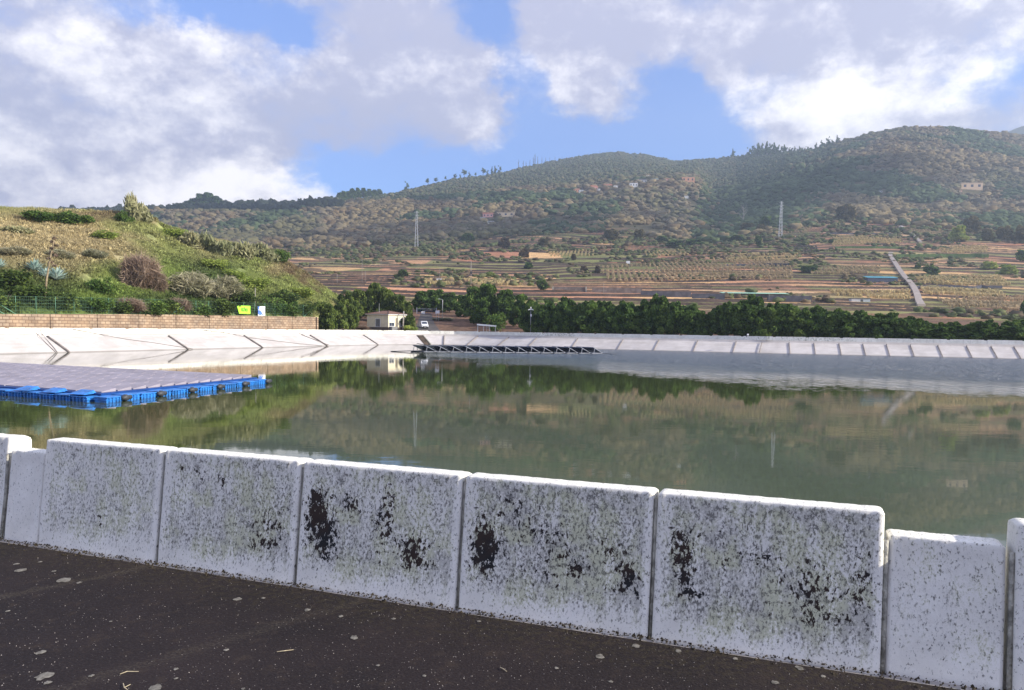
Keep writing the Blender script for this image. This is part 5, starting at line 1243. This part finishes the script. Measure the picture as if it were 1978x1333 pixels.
# low scrub between the fields
N = 16000; c = r.uniform(560, 2080, N); Y = (r.rand(N) * (1080. ** 2 - 262. ** 2) + 262. ** 2) ** .5; X = (c - CX) / F * Y
dn = fbm(X / 45, Y / 45, 3, 61); near_b = sstep(650, 1000, Y) * .10 + .12 * np.exp(-((c - 1400) / 110) ** 2) * sstep(560, 800, Y) + .06 * sstep(1900, 1980, c)
keep = (dn + near_b > .60) & (r.rand(N) < .8); c, X, Y = c[keep], X[keep], Y[keep]; Z = ground(X, Y); n = len(X)
rr_ = r.uniform(.7, 2.2, n) * (1 + sstep(600, 1000, Y) * .9); t1 = r.rand(n)
colr = np.where((t1 > .6)[:, None], (0.12, 0.15, 0.06), np.where((t1 > .3)[:, None], (0.18, 0.19, 0.09), (0.18, 0.14, 0.09)))
crown_set(X, Y, Z - .3, rr_, rr_ * r.uniform(.8, 1.3, n), colr, 'scrub', 'scattered low scrub between the terraced fields', 5)
print('scrub', n)

# vineyard rows
POLY = [([(1605, 458), (1740, 453), (1740, 470), (1608, 475)], 0), ([(1530, 471), (1572, 469), (1583, 488), (1542, 488)], 1), ([(1770, 536), (1928, 533), (1952, 553), (1775, 551)], 0),
        ([(1778, 557), (1930, 562), (1945, 577), (1785, 573)], 0), ([(1810, 580), (1978, 574), (2000, 603), (1840, 596)], 2), ([(1400, 492), (1540, 488), (1540, 504), (1400, 510)], 0),
        ([(1150, 516), (1400, 503), (1530, 507), (1530, 540), (1180, 546)], 2), ([(1060, 486), (1150, 484), (1150, 495), (1062, 496)], 0), ([(1565, 520), (1700, 514), (1700, 530), (1568, 531)], 2),
        ([(1600, 563), (1755, 562), (1760, 580), (1612, 572)], 0), ([(1812, 478), (1910, 475), (1905, 488), (1822, 490)], 0), ([(1742, 440), (1832, 440), (1830, 451), (1748, 452)], 2), ([(820, 540), (1000, 545), (1010, 552), (820, 552)], 0),
        ([(1240, 488), (1330, 484), (1330, 494), (1245, 497)], 0), ([(1490, 435), (1570, 433), (1560, 450), (1490, 450)], 2)]
def inpoly(px, py, P):
    P = np.array(P, float); ins_ = np.zeros(px.shape, bool)
    for i in range(len(P)):
        x1, y1 = P[i]; x2, y2 = P[(i + 1) % len(P)]; cnd = (y1 > py) != (y2 > py); ins_ ^= cnd & (px < (x2 - x1) * (py - y1) / (y2 - y1 + 1e-9) + x1)
    return ins_
gx_, gy_ = np.meshgrid(np.arange(-140, 760, 3.6), np.arange(262, 1010, 1.7)); gx_ = gx_ + .12 * gy_ + r.normal(0, .15, gx_.shape); gy_ = gy_ + r.normal(0, .2, gy_.shape)
gx_, gy_ = gx_.ravel(), gy_.ravel(); gz_ = ground(gx_, gy_); vpx, vpy = photo_y(gx_, gy_, gz_)
VX = []; VC = []
for P, t in POLY:
    m_ = inpoly(vpx, vpy, P) & (r.rand(len(vpx)) < .93) & (fbm(gx_ / 14, gy_ / 14, 3, 29) > .36); VX.append(np.stack([gx_[m_], gy_[m_], gz_[m_]], 1)); VC.append(np.tile([(.62, .48, .27), (.16, .13, .12), (.50, .37, .24)][t], (m_.sum(), 1)))
VX = np.concatenate(VX); VC = np.concatenate(VC); n = len(VX); print('vines', n)
V = []; Cc = []
for b in range(5):
    a = r.uniform(0, 6.28, n); h = r.uniform(1.1, 1.9, n); w = r.uniform(.35, .7, n); bx = VX + np.stack([np.cos(a), np.sin(a), np.zeros(n)], 1) * .3
    lx = np.stack([np.cos(a * 2) * .5, np.sin(a * 2) * .5, h], 1); wd = np.stack([-np.sin(a) * w, np.cos(a) * w, np.zeros(n)], 1)
    V += [bx - wd * .3, bx + wd * .3, bx + lx + wd, bx + lx - wd]; Cc += [VC * r.uniform(.75, 1.25, (n, 1))] * 4
tag(mesh_np('vineyard', np.stack(V, 1).reshape(-1, 3), np.arange(n * 20).reshape(-1, 4), M['grass'], None, False, {'cover': np.stack(Cc, 1).reshape(-1, 3)}), 'rows of ochre autumn vines on the terraced plots', 'vineyard', None, 'stuff')

# trees one can tell apart among the fields
FT = [(780, 536, 26, 17, 0, 'round dark green tree in the fields above the gatehouse roof'), (767, 537, 16, 8, 0, 'low dark bush left of the round field tree above the gatehouse'), (836, 531, 12, 10, 0, 'small dark tree in the field above the yard, left of the white hut'),
      (1046, 561, 34, 22, 0, 'round green tree by the grey field wall behind the tree row'), (1020, 520, 22, 14, 0, 'round green field tree left of the pair of small trees'), (1127, 527, 20, 14, 1, 'small brownish tree in the middle fields, left of two'), (1153, 528, 14, 15, 1, 'small dark brown tree in the middle fields, right of two'),
      (1107, 503, 14, 13, 1, 'small tree above the pair in the middle fields'), (975, 480, 30, 20, 1, 'brownish tree right below the small pale hamlet'), (1013, 498, 26, 18, 1, 'greyish field tree above the round green one'), (1276, 470, 34, 16, 0, 'green thicket tree at the upper edge of the fields'),
      (1300, 478, 44, 16, 0, 'broad dark thicket above the ochre vine plots'), (1335, 476, 50, 16, 0, 'long dark thicket left of the dark pointed tree'), (1461, 476, 16, 24, 0, 'dark pointed tree below the steel pylon on the right hill'), (1475, 443, 34, 28, 0, 'dark round tree left of the right pylon'),
      (1440, 450, 44, 20, 2, 'olive tree under the dead white tree'), (1465, 452, 28, 20, 2, 'olive tree next to the dark round tree near the pylon'), (1525, 428, 28, 12, 2, 'pale olive tree just right of the pylon top'), (1628, 429, 50, 34, 2, 'large brown-green tree at the upper edge of the right fields'),
      (1610, 439, 12, 9, 0, 'small dark bush left of three along a field edge'), (1642, 439, 16, 10, 0, 'middle dark bush of three along the upper field edge'), (1662, 438, 14, 10, 0, 'right dark bush of three along the upper field edge'), (1843, 467, 42, 30, 3, 'round yellow-green tree beside the upper bend of the track'),
      (1869, 455, 40, 38, 2, 'tall olive tree behind the round yellow-green one'), (1898, 466, 30, 24, 2, 'brownish round tree right of the yellow-green one'), (1930, 466, 44, 30, 2, 'brownish tree at the right, between two others'), (1965, 470, 44, 36, 2, 'large brownish tree at the right picture edge'),
      (1560, 526, 50, 15, 0, 'green bush group in the fields left of the blue-roofed shed'), (1792, 531, 40, 20, 0, 'green bushes right of the steep track bend'), (1768, 519, 18, 10, 0, 'small green bush at the track bend'), (1905, 520, 40, 16, 3, 'bright green shrub on the right slope'),
      (1940, 530, 46, 20, 3, 'bright yellow-green shrub near the right edge'), (1968, 505, 36, 26, 0, 'dark green tree near the right edge of the fields'), (1976, 640, 24, 34, 0, 'dark tree at the very right behind the parapet trees'), (1050, 478, 34, 18, 2, 'brown tree at the wood edge above the middle fields'),
      (1180, 465, 40, 22, 2, 'brown tree left of the thickets at the wood edge'), (1232, 462, 34, 20, 2, 'round brown tree at the wood edge near the ravine foot'), (905, 470, 34, 20, 0, 'dark tree at the wood edge right of the left pylon'), (730, 478, 30, 14, 2, 'brown tree at the wood edge left of the left pylon'),
      (948, 536, 26, 10, 3, 'low yellow-green bush by the utility pole'), (1600, 470, 14, 10, 0, 'dark bush beside the dark ploughed plot'), (1270, 540, 22, 8, 0, 'low green bush in the ochre plots'), (1420, 470, 40, 18, 0, 'dark green thicket right of the long one')]
fmat = [M['tree_leaf'], foliage_mat('field_brown', (.07, .05, .03), (.14, .10, .06), .5), foliage_mat('field_olive', (.085, .08, .035), (.19, .16, .075), .5), M['bush_yellow']]
ft_p = [make_tree('field_tree', 300 + k, fmat[k], 3.0, 5.6, 900, .42, .2, .0, blobs=12) for k in range(4)]
for (px, yb, w, h, t, lb) in FT:
    p = hit(px, min(yb, 612)); s = p.y / F; place(ft_p[t], (p.x, p.y, p.z - .3), (w * s / 6.6, w * s / 6.6, h * s / 5.4), None, lb, 'tree', 'trees and thickets among the fields')
# skyline pines and burnt trunks
def ridge_pt(px):
    Y = float(np.interp(px, CCf, rd)) - 4; X = (px - CX) / F * Y; return Vector((X, Y, float(ground(np.array([X]), np.array([Y]))[0])))
def make_pine(seed, n, wide, low):
    root = empty('skyline_tree', (0, 0, 0), 'pine', 'tree'); MB().tube([(0, 0, -.1), (.01, 0, .5), (0, .01, .98)], [.035, .026, .01], 6).build('trunk', M['bark'], root, True)
    rr = np.random.RandomState(seed); B = [(rr.uniform(-.12, .12) * wide, rr.uniform(-.12, .12) * wide, z, .16 * wide * (1.25 - z), .16 * wide * (1.25 - z), .11) for z in np.linspace(low, .95, 7)]
    V, Fq = leaf_cloud(B, n, .045, seed, .3); mesh_np('crown', V, Fq, M['tree_leaf'], root); return root
pines = [make_pine(400, 420, 2.0, .55), make_pine(401, 520, 1.5, .10), make_pine(402, 420, 1.2, .22)]
SK = [(783, 351, 362, 1), (824, 344, 353, 0), (839, 343, 350, 0), (858, 340, 347, 0), (874, 336, 345, 0), (885, 336, 344, 1), (892.5, 328, 343, 0), (902, 332, 343, 1), (915, 333, 343, 0), (928.5, 325, 345, 0), (937, 328, 344, 1), (946, 323, 342, 2), (951, 320, 340, 2), (960, 320, 337, 1)]
for k, (px, yt, yb, t) in enumerate(SK):
    p = ridge_pt(px); h = max(5, HC + p.y * tanel(px, yt) - p.z); w = h * (.9 if t == 0 else .8)
    place(pines[t], p, (w, w, h), None, 'dark lone tree on the skyline left of the bare burnt trunks', 'tree', 'lone trees along the skyline')
for k, px in enumerate(list(range(1434, 1546, 5)) + [1403, 1590, 1600, 1583, 1560, 1571]):
    p = ridge_pt(px); yt = np.interp(px, (1400, 1437, 1450, 1470, 1500, 1541, 1580, 1600), (285, 284, 278, 277, 282, 284, 268, 264)) + rnd.uniform(-3, 3); h = max(8, HC + p.y * tanel(px, yt) - p.z)
    place(pines[1 + k % 2], p, (h * 1.0, h * 1.0, h), None, 'dark pine in the small stand on the saddle of the right ridge', 'tree', 'pines on the saddle of the right ridge')
def make_snag(seed):
    rr = random.Random(seed); root = empty('dead_pine', (0, 0, 0), 'snag', 'dead tree'); mb = MB().tube([(0, 0, -.1), (.02, 0, .5), (.0, .02, 1.0)], [.035, .025, .008], 5)
    for k in range(7):
        z = .3 + k * .09; a = rr.random() * 6.28; mb.tube([(0, 0, z), (math.cos(a) * .12, math.sin(a) * .12, z + .08)], [.014, .005], 4)
    mb.build('trunk', M['bark'], root); return root
snag = make_snag(3)
for px, yt in ((995.5, 308), (1004.5, 310), (1010, 311), (1017, 308), (1024, 302), (1027, 297), (1032, 302), (1040, 302), (1047, 304), (1055, 303), (1065, 301), (1078, 302), (1092, 301), (1110, 298), (1128, 295), (1150, 289), (1165, 290)):
    p = ridge_pt(px); h = max(8, HC + p.y * tanel(px, yt) - p.z); place(snag, p, (h, h, h), None, 'thin bare burnt trunk standing on the distant ridge line', 'dead tree', 'bare burnt trunks on the far ridge')
# tall grove on the left ridge, row of eucalyptus
grove = make_tree('grove_tree', 410, M['tree_leaf'], 3.4, 6.0, 1200, .42, .2, .8, blobs=14)
GV = [(375, 384, 30), (390, 376, 34), (405, 374, 36), (420, 380, 30), (366, 390, 22), (432, 388, 24)]
for k, (px, yt, w) in enumerate(GV):
    p = ridge_pt(px); h = HC + p.y * tanel(px, yt) - p.z; s = p.y / F
    place(grove, p, (w * s / 7, w * s / 7, max(8, h) / 6.2), None, 'dark tall tree in the rounded grove on the ridge left of centre', 'tree', 'rounded grove on the left ridge')
for k, px in enumerate(list(range(452, 650, 11)) + [655, 663, 671, 680, 690, 701, 712, 722, 731]):
    p = ridge_pt(px); yt = np.interp(px, (450, 560, 640, 652, 670, 700, 731), (392, 391, 385, 372, 367, 368, 368)) + rnd.uniform(-4, 4); h = HC + p.y * tanel(px, yt) - p.z; s = p.y / F; w = rnd.uniform(15, 21)
    place(grove, p, (w * s / 7, w * s / 7, max(8, h) / 6.2), None, 'dark eucalyptus-like tree in the line along the left ridge', 'tree', 'dark trees lining the left ridge')
# dead pale tree in the ravine
p = hit(1431, 434); s = p.y / F; root = empty('dead_tree', p, 'bare white dead tree standing in the dark ravine below the right wood', 'dead tree'); mb = MB(); rr = random.Random(9)
mb.tube([(0, 0, -1), (.3, 0, 14 * s), (0, 0, 38 * s)], [.7, .5, .15], 6)
for k in range(13):
    z = (10 + k * 1.9) * s; a = rr.random() * 6.28; L = (13 - k * .5) * s; m_ = Vector((math.cos(a) * L * .5, math.sin(a) * L * .5, z + L * .5)); e = Vector((math.cos(a) * L * .8, math.sin(a) * L * .8, z + L * 1.05)); mb.tube([(0, 0, z), m_, e], [.32, .22, .08], 5)
mb.build('trunk', M['pale_bark'], root)

# ------------------------------------------------------------------ pylons, poles
def pylon(px, yt, yb, label, arms=True, wpx=6):
    p = hit(px, yb); s = p.y / F; Hh = HC + p.y * tanel(px, yt) - p.z; w = wpx * s / 2; root = empty('pylon', p, label, 'pylon'); mb = MB(); n = 11; t = .18 * max(1, s / .45)
    def cn(k, f): z = Hh * f; q = w * (1 - .72 * f); return [(-q, -q, z), (q, -q, z), (q, q, z), (-q, q, z)][k]
    for k in range(4): mb.beam(cn(k, 0), cn(k, 1), t)
    for j in range(n):
        for k in range(4):
            mb.beam(cn(k, j / n), cn((k + 1) % 4, (j + 1) / n), t * .5)
            if k % 2: mb.beam(cn((k + 1) % 4, j / n), cn(k, (j + 1) / n), t * .5)
    mb.build('lattice', M['pylon'], root)
    for f in (.80, .88, .96):
        a = MB(); L = w * 1.5; a.beam((-L, 0, Hh * f), (L, 0, Hh * f), t * .8).beam((-L, 0, Hh * f), (0, 0, Hh * (f + .035)), t * .5).beam((L, 0, Hh * f), (0, 0, Hh * (f + .035)), t * .5); a.build('cross_arm', M['pylon'], root)
pylon(806, 408, 477, 'tall grey lattice pylon on the terraces left of centre'); pylon(1502.5, 389, 459, 'tall pale lattice pylon at the top of the right fields')
def pole(px, yt, yb, label, r=.12, arm=True, mat='pale_bark', Y=None):
    p = hit(px, yb) if Y is None else Vector((at(px, yb, Y).x, Y, grnd(at(px, yb, Y).x, Y))); Hh = max(3, HC + p.y * tanel(px, yt) - p.z); root = empty('utility_pole', p, label, 'utility pole'); MB().tube([(0, 0, -.2), (0, 0, Hh)], [r, r * .7], 6).build('pole', M[mat], root, True)
    if arm: MB().box((0, 0, Hh - .5), (1.8, .1, .12)).build('crossbar', M['dark_metal'], root)
    return root, Hh
rt, Hh = pole(910, 505, 552, 'utility pole with a dark transformer behind the tallest dark tree', .2); MB().box((0, -.2, Hh * .52), (1.1, .7, 1.3)).build('transformer', M['dark_metal'], rt)
for a in ((701, 502, 548, 'utility pole at the left of the fields above the leafy trees'), (707, 522, 546, 'short pole just right of the left utility pole'), (653, 530, 550, 'thin pole in the field beside the mound end'), (850, 515, 541, 'thin pole above the small white hut'),
          (874, 530, 545, 'thin pole right of the small white hut'), (1165, 547, 570, 'thin pole in front of the grey field wall'), (1483, 570, 582, 'pale pole at the end of the green awning'), (1214, 505, 520, 'thin pole in the middle ochre plots')):
    pole(*a, r=.10, arm=False)

# ------------------------------------------------------------------ field walls, sheds, houses
def slab_px(name, xl, xr, yt, yb, depth, mat, label, cat, parts=None):
    p = hit((xl + xr) / 2, yb); Y = p.y; a = at(xl, (yt + yb) / 2, Y); b = at(xr, (yt + yb) / 2, Y); w = b.x - a.x; zt = HC + Y * tanel((xl + xr) / 2, yt); zb = min(p.z, zt - .8) - 1.0
    root = empty(name, (a.x, Y, p.z), label, cat); MB().hexa([(0, 0, zb - p.z), (w, 0, zb - p.z), (w, depth, zb - p.z), (0, depth, zb - p.z), (0, 0, zt - p.z), (w, 0, zt - p.z), (w, depth, zt - p.z), (0, depth, zt - p.z)]).build('wall', mat, root)
    return root, w, zt - p.z, p.z
gwall = simple('field_wall', (.17, .14, .125), .9, .3, .5); dwall = simple('dark_field_wall', (.075, .075, .095), .9, .3, .5)
r0_, w, h, _ = slab_px('field_wall', 1068, 1132, 554, 562, .8, gwall, 'grey field wall with a pale end pillar, right of the round green tree', 'wall')
for x in (0, w): MB().box((x, -.1, h - 1.2), (.7, .9, 2.6)).build('pillar', M['mortar'], r0_)
slab_px('field_wall', 1144, 1240, 556, 566, .8, gwall, 'long grey field wall behind the middle of the tree row', 'wall')
slab_px('field_wall', 1238, 1335, 563, 573, .8, dwall, 'dark field wall right of the long grey one', 'wall'); slab_px('field_wall', 1337, 1400, 567, 577, .8, dwall, 'dark field wall just left of the green awning', 'wall')
r0_, w, h, _ = slab_px('field_wall', 1484, 1568, 571, 583, 1.5, dwall, 'dark bluish wall at the right end of the green awning', 'wall')
r0_, w, h, _ = slab_px('awning_shed', 1394, 1521, 567, 574, 4, dwall, 'long low shed under a pale green awning behind the tree row', 'shed')
MB().hexa([(-.3, -1.5, h - .1), (w + .3, -1.5, h - .1), (w + .3, 4, h + .5), (-.3, 4, h + .5), (-.3, -1.5, h + .02), (w + .3, -1.5, h + .02), (w + .3, 4, h + .62), (-.3, 4, h + .62)]).build('awning', simple('mint_sheet', (.34, .62, .47), .6, .1), r0_)
r0_, w, h, _ = slab_px('blue_roofed_shed', 1676, 1734, 537, 546, 6, simple('shed_wall', (.06, .075, .12), .8, .2), 'dark shed with a bright blue-green sheet roof beside the steep track', 'shed')
MB().hexa([(-.3, -.3, h), (w + .3, -.3, h), (w + .3, 6.3, h + 1.3), (-.3, 6.3, h + 1.3), (-.3, -.3, h + .15), (w + .3, -.3, h + .15), (w + .3, 6.3, h + 1.45), (-.3, 6.3, h + 1.45)]).build('roof', simple('teal_sheet', (.06, .30, .38), .5, .1), r0_)
r0_, w, h, _ = slab_px('small_shed', 1645, 1681, 577, 583, 3, simple('pale_shed', (.42, .46, .50), .8, .2), 'small pale shed with a dark blue roof just above the tree row', 'shed')
MB().box((w / 2, 1.5, h + .15), (w + .6, 3.6, .25)).build('roof', dwall, r0_); MB().box((w * .55, -.03, h * .3), (1.2, .06, 1.3)).build('door', M['dark_metal'], r0_)
r0_, w, h, _ = slab_px('white_hut', 843, 852, 538, 544, 3, M['white'], 'tiny white hut in the ochre field above the yard', 'hut'); MB().box((w / 2, 1.5, h + .1), (w + .3, 3.3, .2)).build('roof', M['mortar'], r0_)
r0_, w, h, _ = slab_px('white_hut', 1210, 1217, 504, 509, 2, M['white'], 'tiny white hut in the middle of the ochre plots', 'hut'); MB().box((w / 2, 1, h + .1), (w + .3, 2.3, .2)).build('roof', M['mortar'], r0_)
for (xl, xr, yt, yb, t, lb) in ((1726, 1902, 491, 498, 0, 'long clipped dark green hedge right of the track'), (1608, 1745, 476, 480, 0, 'green hedge line under the ochre vine plot'), (1760, 1930, 553, 557, 1, 'dark stone terrace wall between the two ochre vine plots'),
                            (1400, 1520, 510, 514, 1, 'dark stone terrace wall under the upper middle vine plot'), (1590, 1730, 450, 453, 1, 'dark stone terrace wall above the ochre vine plot')):
    mb = MB(); pts = [hit(x, yb + (yt * 0)) for x in np.linspace(xl, xr, 14)]; c0 = pts[0]; hh = (yb - yt) / F * c0.y
    for a, b in zip(pts[:-1], pts[1:]):
        a2, b2 = a - c0, b - c0; mb.hexa([(a2.x, a2.y - .5, a2.z - 1), (b2.x, b2.y - .5, b2.z - 1), (b2.x, b2.y + 1, b2.z - 1), (a2.x, a2.y + 1, a2.z - 1), (a2.x, a2.y - .4, a2.z + hh * rnd.uniform(.8, 1.1)), (b2.x, b2.y - .4, b2.z + hh * rnd.uniform(.8, 1.1)), (b2.x, b2.y + 1, b2.z + hh), (a2.x, a2.y + 1, a2.z + hh)])
    o = mb.build('clipped_hedge' if t == 0 else 'terrace_wall', simple('hedge_green', (.07, .12, .035), .9, .4, 1.0, bump=.8) if t == 0 else dwall); o.location = c0; tag(o, lb, 'hedge' if t == 0 else 'wall')
# track climbing the right slope
TR = [(1778, 596), (1772, 585), (1767, 570), (1758, 553), (1745, 540), (1733, 525), (1722, 508), (1713, 495), (1716, 488)]; TR2 = [(1772, 471), (1762, 460), (1750, 450), (1740, 441), (1726, 434)]
for T in (TR, TR2):
    mb = MB(); pts = []
    for (a, b) in zip(T[:-1], T[1:]):
        for k in range(9): pts.append(hit(a[0] + (b[0] - a[0]) * k / 9, a[1] + (b[1] - a[1]) * k / 9))
    pts.append(hit(*T[-1])); pad = [pts[0]] * 4 + pts + [pts[-1]] * 4
    pts = [sum(pad[q:q + 9], Vector()) / 9 for q in range(len(pts))]
    zs = [max(float(ground(np.array([p.x + ox]), np.array([p.y + oy]))[0]) for ox in (-1.8, 0, 1.8) for oy in (-2, 2)) for p in pts]; zs = np.convolve([zs[0]] * 2 + zs + [zs[-1]] * 2, np.ones(5) / 5, 'valid')
    wv_ = 1.8
    for i_ in range(len(pts) - 1):
        a, b = pts[i_], pts[i_ + 1]; za, zb = zs[i_] + .9, zs[i_ + 1] + .9
        mb.hexa([(a.x - wv_, a.y, za - 1.6), (a.x + wv_, a.y, za - 1.6), (b.x + wv_, b.y, zb - 1.6), (b.x - wv_, b.y, zb - 1.6), (a.x - wv_, a.y, za), (a.x + wv_, a.y, za), (b.x + wv_, b.y, zb), (b.x - wv_, b.y, zb)])
    tag(mb.build('track', simple('concrete_track', (.36, .31, .27), .9, .15, .3)), 'pale concrete track climbing between the fields', None, None, 'structure')
def house(px, yb, wpx, hpx, wallc, roofc, label, kind='gable', Y=None, grp=None, nwin=3):
    p = hit(px, yb); Y = p.y; s = Y / F; w, h = wpx * s, hpx * s; d = max(6, w * .7); root = empty('house', (p.x, Y, p.z), label, 'house', grp, rnd.uniform(-.15, .15))
    hw = h * (.68 if kind == 'gable' else .92); M_ = simple('render', wallc, .9, .06, .4)
    MB().hexa([(-w / 2, 0, -3), (w / 2, 0, -3), (w / 2, d, -3), (-w / 2, d, -3), (-w / 2, 0, hw), (w / 2, 0, hw), (w / 2, d, hw), (-w / 2, d, hw)]).build('walls', M_, root)
    R_ = simple('roofing', roofc, .9, .15, .6)
    if kind == 'gable': mb = MB(); e = .4; a = [(-w / 2 - e, -e, hw), (w / 2 + e, -e, hw), (w / 2 + e, d + e, hw), (-w / 2 - e, d + e, hw)]; r1, r2 = (-w / 2 - e, d / 2, h), (w / 2 + e, d / 2, h); mb.quad(a[0], a[1], r2, r1).quad(a[2], a[3], r1, r2).quad(a[1], a[2], r2).quad(a[3], a[0], r1).quad(*a[::-1]); mb.build('roof', R_, root)
    else: MB().box((0, d / 2, hw + .25), (w + .8, d + .8, .4)).build('roof', R_, root)
    for k in range(nwin):
        x = -w / 2 + w * (k + .5) / nwin; MB().box((x, -.02, hw * .58), (w / nwin * .35, .12, hw * .36)).build('window', M['glass'], root)
    return root
WH, OR, PK, YL, GY = (.80, .80, .78), (.70, .36, .22), (.72, .40, .36), (.76, .60, .40), (.45, .46, .48); RR, DR, GRr = (.42, .17, .11), (.10, .09, .10), (.30, .31, .33); vg = 'village houses on the spur'
for a in ((1112, 372, 12, 8, OR, RR, 'leftmost small orange house at the lower left end of the hill village'), (1122, 373, 10, 6, WH, GRr, 'tiny white house next to the leftmost orange one in the hill village', 'flat'), (1146, 369, 13, 11, PK, RR, 'pink house in the left part of the hill village'),
          (1158, 370, 10, 5, WH, GRr, 'low white house between the pink and the orange house', 'flat'), (1172, 363, 16, 8, OR, RR, 'orange house in the left middle of the hill village'), (1187, 366, 8, 7, WH, GRr, 'narrow white house left of the dark gap in the hill village', 'flat'),
          (1200, 356, 30, 4, GY, DR, 'long low grey house on the upper terrace of the hill village', 'flat'), (1221, 362, 15, 9, WH, GRr, 'bright white house at the lower middle of the hill village', 'flat'), (1238, 354, 16, 9, GY, DR, 'dark grey house in the middle of the hill village', 'gable'),
          (1249, 345, 9, 7, WH, RR, 'small white house highest in the hill village', 'flat'), (1262, 352, 12, 7, (.55, .62, .50), GRr, 'pale greenish house right of the highest white one', 'flat'), (1288, 350, 18, 6, PK, RR, 'low pinkish house under the dark round trees'),
          (1325, 353, 24, 11, OR, YL, 'tall orange house with pale floors at the right end of the hill village', 'flat'), (1322, 384, 8, 5, WH, GRr, 'tiny white house standing alone below the village by the ravine', 'flat'), (1312, 374, 9, 4, GY, RR, 'tiny grey house below the right end of the village', 'flat'),
          (1866, 367, 38, 14, (.80, .58, .38), YL, 'large peach house alone on the right wooded hill', 'flat'), (1846, 366, 10, 9, (.16, .42, .66), GRr, 'small blue house attached left of the large peach one', 'flat'), (1838, 373, 20, 4, (.62, .40, .34), RR, 'low reddish outbuilding below the blue house', 'flat'),
          (943, 420, 20, 10, PK, RR, 'pinkish roofed house at the left of the small hamlet'), (930, 426, 16, 6, WH, GRr, 'white low house left in the small hamlet', 'flat'), (945, 433, 20, 6, WH, GRr, 'white house lowest in the small hamlet', 'flat'), (977, 419, 34, 9, YL, (.6, .5, .38), 'long cream house at the right of the small hamlet', 'flat'),
          (1690, 375, 10, 4, GY, GRr, 'tiny grey house hidden in the right woods', 'flat')):
    house(*a[:7], *(a[7:] or ()), grp=vg if 1100 < a[0] < 1340 and a[1] < 380 else None)
# white vehicle parked high on the track
p = hit(1732, 443); root = empty('parked_van', (p.x, p.y, p.z + .9), 'tiny white van parked on the upper track bend', 'van'); s = p.y / F
MB().hexa([(-2.2, -1, .5), (2.2, -1, .5), (2.2, 1, .5), (-2.2, 1, .5), (-2.1, -.9, 2.2), (1.4, -.9, 2.2), (1.4, .9, 2.2), (-2.1, .9, 2.2)]).build('body', M['white'], root, False, .1)
MB().box((-.3, -1.0, 1.7), (2.6, .08, .5)).build('side_window', M['glass'], root)
for x in (-1.4, 1.4):
    for y in (-.95, .95): MB().tube([(x, y - .12, .38), (x, y + .12, .38)], .38, 10).build('wheel', M['rubber'], root)

# remove prototypes that were never placed
placed = used
for pool in [dark_trees, belt_alt, big_tr, olive, ft_p, pines, [snag, grove]] + list(PB.values()):
    for o in pool:
        if o.name not in used:
            for ch in list(o.children): bpy.data.objects.remove(ch)
            bpy.data.objects.remove(o)

# ------------------------------------------------------------------ unseen clouds added outside the view to block sun from parts of the hills
M['shade_cloud'] = simple('shade_cloud_white', (.85, .86, .88), 1.0, .05, .01)
def shade_cloud(tx, ty, tz, rx, ry_, seed):
    hc = 1700.0; L = (hc - tz) / sdir.z; c = Vector((tx, ty, tz)) + sdir * L; r_ = np.random.RandomState(seed); V = []; Fq = []; b = 0
    v2, f2 = ico(2)
    for k in range(46):
        a = r_.rand() * 6.28; q = r_.rand() ** .6; x, y = math.cos(a) * q * rx, math.sin(a) * q * ry_; s_k = min(rx, ry_) * r_.uniform(.16, .34) * (1.1 - .5 * q)
        P = v2 * (1 + (r_.rand(len(v2), 1) - .5) * .25) * np.array([s_k, s_k, s_k * .5]) + np.array([x, y, s_k * .3]); V.append(P); Fq.append(f2 + b); b += len(v2)
    tag(mesh_np('shade_cloud', np.concatenate(V), np.concatenate(Fq), M['shade_cloud'], None, True, loc=c), 'unseen sun blocker of white puffs added to shade the hills', None, None, 'structure')
shade_cloud(-150, 1180, 70, 330, 150, 1); shade_cloud(430, 1420, 190, 150, 260, 2); shade_cloud(-480, 1600, 190, 330, 130, 3); shade_cloud(900, 1250, 130, 240, 120, 4)

# ------------------------------------------------------------------ air
hz = bpy.data.materials.new('haze_air'); hz.use_nodes = True; nt = hz.node_tree; nt.nodes.clear()
pv = nt.nodes.new('ShaderNodeVolumePrincipled'); pv.inputs['Color'].default_value = (.68, .83, 1.0, 1); pv.inputs['Density'].default_value = 0.00021; pv.inputs['Anisotropy'].default_value = 0.3
oo = nt.nodes.new('ShaderNodeOutputMaterial'); nt.links.new(pv.outputs[0], oo.inputs['Volume'])
hb = MB().box((-50, 1980, 530), (9600, 4080, 1080)).build('haze', hz); tag(hb, 'thin bluish haze in front of the far hills', None, None, 'stuff')
